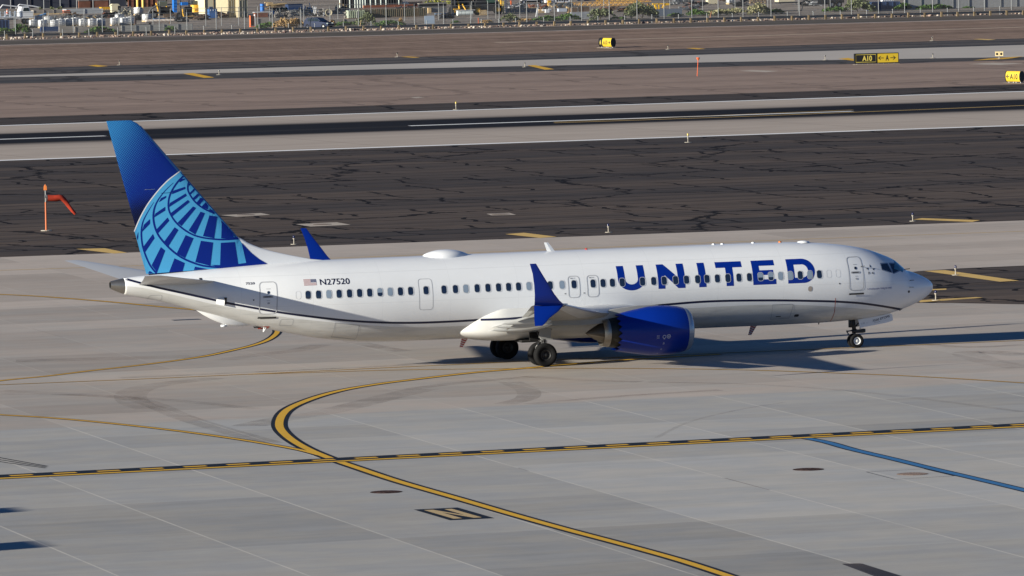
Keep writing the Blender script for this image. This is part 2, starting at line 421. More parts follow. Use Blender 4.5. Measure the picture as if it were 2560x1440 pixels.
pol.append([(fx1-.27, fz0+6*h), (fx1, fz0+6*h), (fx1, fz1), (fx1-.27, fz1)]); mi.append(2)
for i in range(4):
    for j in range(5):
        a, b = fx1-.255+j*.052, fz0+6*h+.018+i*.036; pol.append([(a, b), (a+.02, b), (a+.02, b+.014), (a, b+.014)]); mi.append(1)
fb = polybm(pol, mi)
for f in fb.faces:
    if f.material_index == 1 and f.calc_area() < .001:
        for v in f.verts: v.co.z = 1
cutgrid(fb, .25, .07)
for v in fb.verts: v.co = surf(v.co.x, v.co.y, .009 if v.co.z > .5 else .006)
part('flag', fb, [pbr('flag_red', (0.25, 0.03, 0.03), .4), m_white, pbr('flag_blue', (0.03, 0.04, 0.12), .4)], smooth=False)
# five-pointed star emblem behind the cockpit
cx, cz, rr = -3.86, 3.875, .27; pol = []; mi = []
for k in range(5):
    a = math.radians(90+72*k)
    def pp(r_, t_): return (cx+r_*math.cos(a+t_), cz+r_*math.sin(a+t_))
    tip = pp(rr, 0); b1 = pp(.15, -.50); b2 = pp(.15, .42); mid = pp(.13, .0); pol += [[tip, b2, mid], [tip, mid, b1]]; mi += [1, 0]
dpoly('star_emblem', pol, [pbr('emblem_dark', (.02, .025, .05), .4), m_frame], .006, mi=mi)

# windows
WX = [770, 796, 821.75, 847.5, 873.25, 898.5, 923.75, 949.5, 975, 1000.5, 1026, 1064.5, 1109.5, 1138, 1164, 1192.3, 1219.3, 1245.8, 1271, 1295.8, 1321.9, 1348.5, 1375, 1404.5, 1434.5, 1482, 1507, 1530.4, 1555, 1605.8, 1633.7, 1660, 1688.4, 1715.8, 1743.4, 1767, 1792.8, 1819, 1846.75, 1873, 1900.75, 1926.5, 1951, 1975.25, 2000, 2024, 2047.75]
SH = {821.75: 1, 975: 1, 1164: 1, 1321.9: 1, 1404.5: 1, 1951: 1, 1975.25: 1, 2024: 1, 949.5: .55, 1900.75: .6, 1926.5: .6}
for px in WX:
    py = 739.3-(px-770)*(739.3-686)/(2047.8-770)
    x = hit(px, py).x+.005; z = 3.785; w, hh = .125, .185
    wn = dring('window', x-w-.012, x+w+.022, z-hh-.02, z+hh+.02, .105, .018, m_wframe, .011)
    P = rrect(x-w, x+w, z-hh, z+hh, .095)
    if px in SH:
        cut = z+hh-2*hh*SH[px]
        if SH[px] < 1:
            b = bmesh.new(); b.faces.new([b.verts.new((q[0], q[1], 0)) for q in P])
            bmesh.ops.bisect_plane(b, geom=b.verts[:]+b.edges[:]+b.faces[:], plane_co=(0, cut, 0), plane_no=(0, 1, 0))
            for f in b.faces: f.material_index = 1 if f.calc_center_median().y > cut else 0
            decal('pane', b, [m_glass, m_shade], .009, wn)
        else: dpoly('pane', [P], m_shade, .009, wn)
    else: dpoly('pane', [P], m_glass, .009, wn)
for px, py in ((2072.5, 686), (2095, 684.5), (746, 740)):
    x = hit(px, py).x; dring('plugged_window', x-.12, x+.12, 3.60, 3.97, .1, .014, pbr('faint_seam', (.62, .63, .65), .4), .005)
# doors
def door(x0, x1, z0, z1, r, w, mat, name='door', handle=True, sill=True):
    d = dring(name, x0, x1, z0, z1, r, w, mat, .008)
    if handle:
        xm = (x0+x1)/2; dz = z0+(z1-z0)*.545
        dpoly('handle', [rrect(xm-.27, xm+.22, dz-.055, dz+.045, .045)], m_line, .009, d)
        dpoly('handle', [rrect(xm-.20, xm+.14, dz-.025, dz+.015, .015)], m_dark, .011, d)
        dpoly('viewing_port', [rrect(xm-.06, xm+.07, dz+.13, dz+.27, .06)], m_glass, .009, d)
        for P_ in (rrect(xm-.1, xm+.1, dz+.36, dz+.38, .009), rrect(xm-.05, xm+.06, dz-.35, dz-.27, .02), rrect(xm-.09, xm+.08, dz-.19, dz-.175, .007)): dpoly('placard', [P_], m_line, .009, d)
    if sill:
        P = [(x0-.01, z0-.13), (x1+.02, z0-.13), (x1+.02, z0-.21), (x0-.01, z0-.21)]
        dpoly('sill_plate', [P], m_dark, .03, d)
    return d
door(-5.07, -4.30, 2.93, 4.53, .18, .035, m_frame)
door(-34.84, -34.03, 2.93, 4.45, .18, .045, m_frame)
dring('plugged_door', -27.08, -26.40, 2.86, 4.32, .14, .018, m_line, .006)
for x in (-19.26, -18.30):
    e = dring('overwing_exit', x-.285, x+.285, 3.15, 4.17, .16, .035, m_frame, .007)
    for P_ in (rrect(x-.17, x-.06, 4.04, 4.10, .01), rrect(x-.02, x+.08, 4.06, 4.09, .01)): dpoly('placard', [P_], m_line, .008, e)
    dpoly('latch', [rrect(x-.50, x-.42, 3.33, 3.37, .015)], m_dark, .008, e)
def seam_door(pts, name='cargo_door'):
    P = [hit(*q) for q in pts]; P = [(p.x, p.z) for p in P if p]; return dpoly(name, strokes(P, .022, True), m_line, .006)
seam_door([(838, 807), (885, 812), (898, 813), (888, 848), (828, 842)])
c2 = seam_door([(1931, 762), (1980, 760), (1983, 762), (1972, 795), (1926, 798)])
p = hit(1946, 791); dpoly('handle', [rrect(p.x-.14, p.x+.12, p.z-.02, p.z+.02, .015)], m_dark, .008, c2)
p = hit(2025.5, 722); dpoly('static_port', [rrect(p.x-.11, p.x+.11, p.z-.13, p.z+.13, .105)], pbr('port_tan', (.32, .28, .25), .5), .006)
p = hit(1991, 789); dpoly('fuel_vent', [rrect(p.x-.12, p.x+.12, p.z-.06, p.z+.07, .06)], m_dark, .006)
for q in ((2099, 709), (634, 750), (2272, 729)):
    p = hit(*q); k = .035 if q[0] != 2272 else .06; dpoly('sensor', [rrect(p.x-k, p.x+k, p.z-k, p.z+k, k*.95)], m_dark, .008)
for q in ((2274, 702), (2274, 718), (2152, 667)):
    p = hit(*q); b = new(); a = surf(p.x, p.z, .0); b2 = surf(p.x, p.z, .08); path(b, [a, b2, b2+Vector((.16, 0, -.005))], .014, 6); part('pitot_probe', b, m_dark)
p0, p1, p2 = hit(2088.5, 745), hit(2086, 780), hit(2075, 803)
pts = [(p.x, p.z) for p in (p0, hit(2088, 757), hit(2087, 770), p1, hit(2081, 793), p2) if p]
dpoly('turbine_line', strokes(pts, .03), m_redl, .007)
# flight deck windows
CK = [[(2200.8, 659), (2218, 658.3), (2230.5, 682), (2223, 680), (2205, 674.5)], [(2222.5, 658.2), (2238.5, 658.2), (2252.5, 674.5), (2234, 684), (2231, 681)]]
for P in CK:
    Q = [hit(*q) for q in P]; Q = [(q.x, q.z) for q in Q if q]
    fr = dpoly('cockpit_window', strokes(Q, .045, True), pbr('window_post', (.16, .21, .30), .4), .009, dx=.08, dz=.06); dpoly('pane', [Q], m_glass, .006, fr, dx=.08, dz=.06)
# windscreen halves across the nose, glass following the skin
for sgn in (1, -1):
    R = []; 
    for i in range(9):
        ph = math.radians(6+50*i/8) ; row = []
        for k in range(6):
            x = -2.16+(.55*k/5)*(1-.1*i/8)-.32*(i/8)**1.5
            zt, zb, w, zm = sec(x); row.append(Vector((x, -sgn*(w*math.sin(ph)), zm+(zt-zm)*math.cos(ph)))+Vector((.004, -.004*sgn, .010)))
        R.append(row)
    b = new(); VS = [[b.verts.new(p) for p in r] for r in R]
    for i in range(8):
        for k in range(5): b.faces.new((VS[i][k], VS[i+1][k], VS[i+1][k+1], VS[i][k+1]))
    part('windscreen', fixn(b), pbr('windscreen_glass', (.05, .16, .24), .1, spec=.8))
b = new(); a = Vector((-1.72, -.62, 3.78)); path(b, [a, a+Vector((.28, -.02, .02))], .02, 6); part('wiper', b, m_dark)
# roof details
b = new(); R = []
for i in range(17):
    t = i/16; x = -26.35+2.45*t; k = (math.sin(math.pi*t))**.55 if 0 < t < 1 else .02; k = max(k, .03)
    k *= (1-.12*(t-.5)); ww = .62*k; hh = .37*k
    R.append([Vector((x, ww*math.cos(math.pi*j/14), 5.22+hh*math.sin(math.pi*j/14)**.9 if 0 < j < 14 else 5.20)) for j in range(15)])
rings(b, R, close=False, cap0=False, cap1=False); part('antenna_radome', fixn(b), m_white)
def blade(x, y, z, h, c, sw, th=.02, mat=m_white, name='blade_antenna', down=False, parent=PL):
    b = new(); s_ = -1 if down else 1; R = []
    for k in (0, 1):
        cc = c*(1-.5*k); xo = x-sw*k; zz = z+s_*h*k
        R.append([Vector((xo+cc/2, y, zz)), Vector((xo, y-th*(1-.4*k), zz)), Vector((xo-cc/2, y, zz)), Vector((xo, y+th*(1-.4*k), zz))])
    rings(b, R); return part(name, fixn(b), mat, parent, smooth=False)
blade(-19.75, 0, 5.28, .46, .42, .26)
blade(-17.95, 0, 5.28, .10, .20, .02, .05, m_red, 'beacon')
for x in (-11.4, -10.95, -9.35): blade(x, 0, 5.30, .07, .25, .02, .06)
blade(-7.95, 0, 5.28, .08, .25, .02, .05, pbr('beacon_orange', (.7, .2, .03), .3), 'beacon')
b = new(); lathe(b, [(0, .32), (.05, .28), (.09, .12), (.095, .001)], (-6.75, 0, 5.25), 'z', 16); part('antenna_cap', b, m_white)
stripe_m = NB('candy_stripe'); fr_ = stripe_m.f('GREATER_THAN', stripe_m.f('FRACT', stripe_m.f('MULTIPLY', stripe_m.f('ADD', stripe_m.Z, stripe_m.f('MULTIPLY', stripe_m.X, .35)), 9.0)), .5)
stripe_m = stripe_m.done(stripe_m.mix(fr_, (.45, .05, .05), (.6, .55, .52)), .5)
for x, zz in ((-9.4, 1.30), (-24.2, 1.32)): blade(x, 0, zz, .46, .34, .22, .02, stripe_m, 'drain_mast', True)
blade(-6.0, 0, 1.31, .1, .08, .02, .02, m_dark, 'blade_antenna', True); blade(-34.6, -.1, 2.28, .08, .5, .05, .08, m_dark, 'service_panel', True)
# tail skid, small fairings and inlet door
b = new(); R = []
for t in range(9):
    u = t/8; x = -37.6+2.7*u; zb = sec(x)[1]; d = .30*math.sin(math.pi*u)**.8; w = .05+.17*math.sin(math.pi*u)
    R.append([Vector((x, w*math.cos(a), zb+.08-(d+.08)*math.sin(a))) for a in [math.pi*k/8 for k in range(9)]])
rings(b, R, close=False, cap0=False, cap1=False); part('tail_skid', fixn(b), m_white)
b = new(); path(b, [(-35.6, 0, sec(-35.6)[1]-.05), (-36.2, 0, sec(-36.2)[1]-.34)], .035, 8); box(b, (-36.25, 0, sec(-36.2)[1]-.36), (.3, .12, .1)); part('skid_shoe', b, m_white)
p = hit(558, 752); Q = [(p.x-.33, p.z-.12), (p.x+.05, p.z-.14), (p.x+.05, p.z+.14), (p.x-.33, p.z+.10)]
b = polybm([Q]); 
for v in b.verts: v.co = surf(v.co.x, v.co.y, .03+(.15 if v.co.x > p.x else 0))
part('air_inlet_door', b, m_white, smooth=False)
dpoly('air_inlet', [[(p.x+.03, p.z-.16), (p.x+.16, p.z-.16), (p.x+.16, p.z+.16), (p.x+.03, p.z+.16)]], m_dark, .03)
p = hit(503, 700); dpoly('elevator_sensor', [[(p.x-.06, p.z-.09), (p.x+.08, p.z-.09), (p.x+.04, p.z+.09), (p.x-.09, p.z+.09)]], m_black, .01)
p = hit(656, 819); dpoly('drain_opening', [rrect(p.x-.20, p.x+.22, p.z-.07, p.z+.09, .04)], m_redl, .006); b = new(); a = surf(p.x+.05, p.z, 0); path(b, [a, a+Vector((-.05, -.05, -.2)), a+Vector((.1, -.02, .0))], .03, 6); part('drain_hose', b, m_white)
for q in ((387, 746), (716, 806)):
    p = hit(*q); dring('access_panel', p.x-.3, p.x+.3, p.z-.16, p.z+.16, .08, .014, m_line, .006)

# ---- fin
ZR = 4.6
fin_m = NB('fin_paint')
def finpaint(s):
    # halftone: dots over a diagonal grid, growing towards the top rear corner
    p = .085; u = s.f('DIVIDE', s.f('ADD', s.X, s.f('MULTIPLY', s.Z, .55)), p); v = s.f('DIVIDE', s.f('SUBTRACT', s.Z, s.f('MULTIPLY', s.X, .55)), p)
    fu = s.f('SUBTRACT', s.f('FRACT', u), .5); fv = s.f('SUBTRACT', s.f('FRACT', v), .5)
    r = s.f('SQRT', s.f('ADD', s.f('MULTIPLY', fu, fu), s.f('MULTIPLY', fv, fv)))
    # distance along the gradient: 0 at the globe's rim, 1 at the tip of the trailing edge
    te = s.f('SUBTRACT', s.f('ADD', s.X, 0.0), s.f('ADD', -41.79, s.f('MULTIPLY', s.f('SUBTRACT', 12.25, s.Z), .26)))   # metres ahead of trailing edge
    g = s.f('SUBTRACT', s.f('DIVIDE', s.f('SUBTRACT', s.Z, 8.2), 4.1), s.f('MULTIPLY', te, .30))
    g = s.f('ADD', g, .18)
    rl = s.sm(g, -.15, 1.2, 0.0, .54)
    dot = s.f('LESS_THAN', r, rl)
    d = s.f('ADD', s.f('MULTIPLY', s.f('SUBTRACT', s.Z, 9.6), .55), s.f('MULTIPLY', te, -.12)); dk = s.sm(d, -.15, -1.15, 0.0, .62)
    ddot = s.f('LESS_THAN', r, dk)
    base = s.mix(ddot, (.0015, .020, .22), (.002, .004, .03))
    return s.done(s.mix(dot, base, (.035, .235, .53)), .34)
fin_m.b.inputs['Coat Weight'].default_value = .1
fin_m = finpaint(fin_m)
def te_x(z): return -39.91-(z-4.99)*(41.79-39.91)/(12.24-4.99)
def le_x(z): 
    if z > 6.45: return -40.35+(12.26-z)*.855
    return -35.38+(6.45-z)*.855
def foil(le, te, y, th, n=14, axis='y', z=None):
    """closed airfoil ring, symmetric, thickness along y"""
    c = le-te; P = []
    for i in range(2*n):
        a = math.pi*i/n; xx = (1-math.cos(a))/2; t = th*c*(1.4845*math.sqrt(xx)-.63*xx-1.758*xx*xx+1.4215*xx**3-.5075*xx**4)
        P.append((le-xx*c, t if i <= n else -t))
    return P
bm = new(); R = []
for z in [4.7, 5.2, 5.8, 6.5, 7.5, 8.5, 9.5, 10.5, 11.4, 11.9, 12.12, 12.22, 12.27]:
    le, te = le_x(z), te_x(z); th = .048
    if z > 12: le -= (z-12)**1.5*1.6; th *= (1-(z-12)*1.5)
    if z < 6.45: le = min(le, -34.0)
    R.append([Vector((x, y, z)) for x, y in foil(le, te, 0, th)])
rings(bm, R); fin = part('tail_fin', fixn(bm), fin_m, ang=60)
def finy(x, z):
    le, te = le_x(z), te_x(z); c = le-te; xx = min(max((le-x)/c, 0), 1)
    return -.048*c*(1.4845*math.sqrt(xx)-.63*xx-1.758*xx*xx+1.4215*xx**3-.5075*xx**4)
_dp = pchip([-36.4, -35.9, -35.55, -35.0, -34.5, -34.0, -33.2, -32.4, -31.9, -31.2], [6.75, 6.72, 6.62, 6.28, 6.05, 5.88, 5.67, 5.49, 5.38, 5.29])
def dors_top(x): return _dp(x)
def dors_w(x, z):
    if x < -36.4 or x > -31.2: return 0.0
    zt = dors_top(x); zb = sec(x)[0]-.35
    if z > zt: return 0.0
    u = (zt-z)/max(zt-zb, .01); k = min(1, max(0, (x+36.3)/1.0))
    return (.022+.13*u**.8)*k
FO = (330.0, 430.0, 5.334)
def fz(q): p = PY(FO[0]+q[0]/FO[2], FO[1]+q[1]/FO[2], -.2); return (p.x, p.z)
NST = 10**6
def fdecal(name, polys, mat, off, parent):
    b = bmesh.new()
    #nar = sum(1 for P in polys if len(P) == 4 and abs(P[0][0]-P[1][0])+abs(P[0][1]-P[1][1]) < 75) if len(polys) > 60 else 0
    for i, P in enumerate(polys): b.faces.new([b.verts.new((*fz(q), 0 if i < NST else (.0006*(1+(i-NST) % 4)))) for q in P])
    bmesh.ops.triangulate(b, faces=b.faces); cutgrid(b, .15, .2)
    for v in b.verts: v.co = Vector((v.co.x, min(finy(v.co.x, v.co.y), -dors_w(v.co.x, v.co.y))-off-v.co.z, v.co.y))
    return part(name, b, mat, parent, smooth=False)
rim = smoothpath([(668, -12), (520, 95), (430, 180), (350, 270), (230, 430), (130, 610), (50, 800)], 5)
LEc = [(1430, 870), (1170, 580), (760, 130)]
glb = rim + [(120, 1060), (205, 1362), (620, 1330), (1220, 1281), (1812, 1226), (1700, 1160), (1600, 1080), (1500, 985), (1418, 868), (1300, 736), (1160, 586), (1000, 405), (850, 236), (752, 128)]
globe = fdecal('globe_emblem', [glb], m_lblue, .006, fin)
dk = []
dk += [[tuple(v) for v in q] for q in strokes(smoothpath([(766, 140), (752, 230), (790, 320), (860, 410), (950, 480), (1050, 530), (1110, 552)], 4), 20)]
dk += [[tuple(v) for v in q] for q in strokes(smoothpath([(698, 55), (620, 130), (540, 250), (500, 360), (495, 480), (530, 580), (600, 680), (700, 768), (820, 838), (950, 876), (1100, 896), (1250, 902), (1435, 888)], 4), 22)]
dk += [[tuple(v) for v in q] for q in strokes(smoothpath([(560, 145), (450, 250), (360, 370), (310, 480), (295, 600), (312, 720), (360, 840), (440, 945), (550, 1055), (680, 1148), (820, 1210), (950, 1250), (1100, 1268), (1220, 1272)], 4), [4+min(i, 14)*1.5 for i in range(13*4+1)])]
dk += [[tuple(v) for v in q] for q in strokes(smoothpath([(300, 405), (230, 520), (160, 660), (138, 800), (148, 950), (182, 1080), (240, 1220), (300, 1310), (340, 1352)], 4), [3+min(i, 12)*1.6 for i in range(8*4+1)])]
NST = len(dk)
dk += [[(640, 140), (655, 95), (722, 88), (712, 104)], [(538, 298), (552, 252), (715, 198), (720, 226)], [(503, 468), (512, 415), (722, 288), (736, 318)], [(532, 602), (520, 552), (752, 374), (776, 400)],
 [(668, 722), (615, 678), (822, 460), (862, 480)], [(850, 835), (762, 780), (922, 530), (980, 550)], [(1100, 885), (952, 856), (1040, 580), (1146, 595)], [(1400, 868), (1365, 872), (1360, 820), (1210, 650), (1195, 885), (1300, 892), (1438, 878)],
 [(760, 165), (803, 160), (775, 185)], [(772, 285), (838, 222), (852, 240), (792, 300)], [(818, 350), (888, 288), (912, 310), (842, 372)], [(862, 418), (925, 342), (972, 365), (905, 440)], [(932, 466), (992, 405), (1025, 448), (1020, 500)], [(1020, 510), (1070, 500), (1120, 548)],
 [(366, 405), (395, 350), (465, 318), (460, 345)], [(302, 608), (322, 555), (450, 465), (450, 515)], [(350, 828), (332, 772), (482, 608), (506, 650)], [(490, 1000), (432, 940), (576, 738), (626, 775)], [(715, 1150), (605, 1085), (722, 843), (826, 884)],
 [(1050, 1252), (850, 1202), (925, 918), (1086, 940)], [(1425, 1250), (1178, 1262), (1190, 945), (1380, 935)], [(1812, 1226), (1425, 1262), (1422, 1228), (1528, 1212), (1472, 945), (1600, 1080), (1700, 1160)], [(1050, 1240), (1180, 1242), (1425, 1228), (1425, 1262), (1220, 1280)],
 [(146, 800), (170, 705), (250, 630), (250, 690)], [(178, 1088), (164, 1000), (290, 828), (312, 885)], [(345, 1345), (275, 1245), (395, 1003), (452, 1050)], [(505, 1338), (575, 1153), (712, 1215), (682, 1325)], [(833, 1308), (845, 1263), (1020, 1296)], [(228, 1356), (248, 1322), (300, 1352)], [(78, 868), (97, 798), (96, 872), (86, 912)]]
fdecal('globe_bars', dk, pbr('fin_dark_blue', (.0012, .018, .22), .35, spec=.3), .010, globe)
NST = 10**6
fdecal('globe_rim', [[tuple(v) for v in q] for q in strokes([(x-6, y-4) for x, y in rim], 15)], m_white, .009, fin)
# leading edge strip, paler: the sky's sheen put into its colour
b = new(); R = []
for z in (6.5, 8, 10, 11.6, 12.0):
    le = le_x(z)+.012; P = foil(le, te_x(z), 0, .049, 40); R.append([Vector((x, y, z)) for x, y in P[-6:]+P[:7]])
rings(b, R, close=False, cap0=False, cap1=False); part('leading_edge', fixn(b), pbr('le_sky_sheen', (.06, .16, .33), .25, metal=.5), fin)
b = new(); path(b, [(-38.9, -.24, 8.9), (-38.4, -.26, 8.92)], .012, 6); p0 = PY(362, 474, -.27); p1 = PY(388, 473, -.27); b.free(); b = new(); path(b, [p0, p1], .012, 6); part('fin_probe', b, m_chr, fin)
# dorsal fillet
b = new(); R = []
for x in [-36.4, -36.0, -35.6, -35.3, -35.0, -34.7, -34.4, -34.0, -33.6, -33.2, -32.8, -32.4, -31.9, -31.2]:
    zt = dors_top(x); zb = sec(x)[0]-.35; ks = (0, .25, .5, .75, .93, 1.0); L = [Vector((x, -dors_w(x, zb+(zt-zb)*k), zb+(zt-zb)*k)) for k in ks]
    R.append(L+[Vector((x, 0, zt+.012))]+[Vector((p.x, -p.y, p.z)) for p in L[::-1]])
rings(b, R, close=False, cap0=False, cap1=False); dors = part('dorsal_fillet', fixn(b), m_white)

# ---- wings and tailplanes
def surface(name, secs, mat, sgn, parent=PL, camber=0.0):
    """secs: (y, le, te, z, thickness, twist_drop)"""
    b = new(); R = []
    for y, le, te, z, th, tw in secs:
        ring = []
        for x, t in foil(le, te, 0, th, 12):
            u = (le-x)/(le-te); cz = camber*(le-te)*(4*u*(1-u))+ (0.5-u)*tw
            ring.append(Vector((x, sgn*y, z+t+cz)))
        R.append(ring)
    rings(b, R); return part(name, fixn(b), mat, parent, ang=50)
WZ = lambda y: 1.98+(y-1.9)*.124
for sgn in (-1, 1):
    wg = surface('wing', [(1.2, -15.0, -23.5, 1.98, .125, .45), (1.9, -15.6, -23.45, 2.08, .12, .40), (4.0, -17.75, -23.4, WZ(4.0)+.08, .125, .26), (5.8, -19.30, -23.35, WZ(5.8)+.10, .12, .16), (9, -20.95, -24.25, WZ(9)+.08, .11, .08), (13, -23.0, -25.4, WZ(13)+.05, .105, .03), (16.6, -24.85, -26.45, WZ(16.6)+.03, .10, 0), (17.1, -25.05, -26.52, 3.90, .09, 0)], [m_wing, m_wing_lit], sgn, camber=.02)
    wg.data.polygons.foreach_set('material_index', [1 if p.normal.z > .25 else 0 for p in wg.data.polygons])  # up-facing faces get the paler grey that stands in for sunlight
    # slats as a shallow polished leading edge
    b = new(); R = []
    for y, le, te, z, tw in ((6.2, -19.55, -23.4, WZ(6.2)+.10, .15), (11, -21.98, -24.8, WZ(11)+.06, .05), (16.4, -24.74, -26.4, WZ(16.4)+.03, 0)):
        P = foil(le+.03, te, 0, .118, 20)
        R.append([Vector((x, sgn*y, z+t+.5*tw)) for x, t in P[-7:]+P[:8]])
    rings(b, R, close=False, cap0=False, cap1=False); part('slat', fixn(b), m_lip, wg)
    # flaps a little lowered
    for (ya, yb, xa, xb, dz, ch) in ((2.1, 5.6, -23.25, -23.25, -.08, .55), (6.6, 12.4, -23.45, -25.05, -.16, 1.15)):
        b = new(); R = []
        for y, x0 in ((ya, xa), (yb, xb)):
            z = WZ(y)+dz; c = ch*(1-.3*(y > 10)); R.append([Vector((x0+.15-u*c*.95, sgn*y, z-.30*u*c+(.05 if k == 0 else -.05)*(1-u)*(1 if u else 1.6))) for k, L in enumerate(((0, .3, .65, 1), (1, .65, .3, 0))) for u in L])
        rings(b, R); part('flap', fixn(b), m_grey, wg, ang=30)
    # flap track fairings
    for y, L, rr in ((6.2, 3.2, .18), (8.9, 2.9, .17), (11.8, 2.5, .15), ):
        b = new(); R = []; te = -23.35 if y < 5.8 else -23.35-(y-5.8)*.36
        for i in range(13):
            u = i/12; x = te+1.6-u*L; r = rr*max(.04, math.sin(math.pi*min(u*1.05+.02, 1))**.6)*(1.15-.5*u); z = WZ(y)-.26-.22*u
            R.append([Vector((x, sgn*y+r*.75*math.cos(a), z+r*1.25*math.sin(a))) for a in [2*math.pi*k/12 for k in range(12)]])
        rings(b, R); part('flap_fairing', fixn(b), m_grey, wg)
    # aileron seam
    # split-tip winglet
    b = new(); R = []
    for t, y, z, le, te in ((0, 17.05, 3.88, -24.98, -26.48), (.1, 17.25, 3.95, -25.15, -26.52), (.2, 17.40, 4.10, -25.36, -26.56), (.35, 17.50, 4.42, -25.64, -26.58), (.55, 17.62, 4.85, -25.93, -26.64), (.8, 17.78, 5.40, -26.32, -26.76), (1, 17.88, 5.86, -26.62, -26.92)):
        tilt = min(1, t/.3); ny, nz = -math.sin(tilt*1.35), math.cos(tilt*1.35)
        R.append([Vector((x, sgn*(y+ny*tt*-1), z+nz*tt)) for x, tt in foil(le, te, 0, .045, 10)])
    rings(b, R); wl = part('winglet', fixn(b), m_blue, wg, ang=55)
    b = new(); R = []
    for y, z, le, te in ((17.12, 3.88, -25.05, -26.50), (17.28, 3.60, -25.38, -26.55), (17.42, 3.32, -25.86, -26.60), (17.52, 3.12, -26.08, -26.62), (17.58, 2.99, -26.27, -26.63)):
        R.append([Vector((x, sgn*(y+tt*.9), z+tt*.3)) for x, tt in foil(le, te, 0, .05, 10)])
    rings(b, R); part('winglet_blade', fixn(b), m_blue, wg, ang=55)
    b = new(); box(b, (-25.05, sgn*17.0, 3.90), (.34, .26, .05)); part('tip_light', b, m_lip, wg, smooth=False)
    surface('tailplane', [(.3, -36.6, -40.55, 4.50, .045, 0), (.95, -36.95, -40.6, 4.56, .045, 0), (4, -39.2, -41.30, 4.94, .042, 0), (6.9, -41.20, -42.02, 5.30, .04, 0), (7.17, -41.42, -42.09, 5.33, .03, 0)], pbr('tail_grey', (.50, .50, .49), .34, coat=.2), sgn)
# wing-body fairing
def fair(x):
    u = (x+25.45)/12.2
    k = math.sin(math.pi/2*min(1, u/.24))**.50 if u < .24 else (math.sin(math.pi/2*min(1, (1-u)/.35))**.7 if u > .65 else 1.0)
    k = max(k, .015); w = (1.97 if u < .6 else 1.97-.12*(u-.6))*(k if u < .24 else .75+.25*k); zc = 1.80-.10*u
    return zc, w, zc+1.28*min(1, .55+2.2*u)*k, zc-.66*k
def fair_y(x, z):
    zc, w, zt, zb = fair(x); h = (zt-zc) if z > zc else (zc-zb); q = min(1, abs(z-zc)/max(h, .01)); return w*((1-q**4.2)**.25 if z > zc else (1-q**2.5)**(1/2.1))
b = new(); R = []
for i in range(49):
    x = -25.45+12.2*i/48; zc, w, zt, zb = fair(x); ring = []
    for j in range(48):
        a = 2*math.pi*j/48; s_, c_ = math.sin(a), math.cos(a); q = abs(s_)**.85; z = zc+((zt-zc) if s_ > 0 else (zc-zb))*q*(1 if s_ > 0 else -1); ring.append(Vector((x, fair_y(x, z)*(1 if c_ > 0 else -1) if abs(c_) > 1e-6 else 0, z)))
    R.append(ring)
rings(b, R); part('wing_fairing', fixn(b), pbr('fairing_paint', (.60, .60, .585), .36, noise=.05, nscale=.8, coat=.1))
b = new()
zs_ = pchip([-25.6, -23.5, -21.0, -20.0], [2.262, 2.26, 2.33, 2.36])
for q in strokes([(-25.35+.2*i, zs_(-25.35+.2*i)) for i in range(24)], .10):
    if fair_y(q[0].x, q[0].y) > abs(ysec(q[0].x, q[0].y))-.02: b.faces.new([b.verts.new((p.x, -fair_y(p.x, p.y)-.008, p.y)) for p in q])
part('fairing_stripe', b, m_navy, smooth=False)

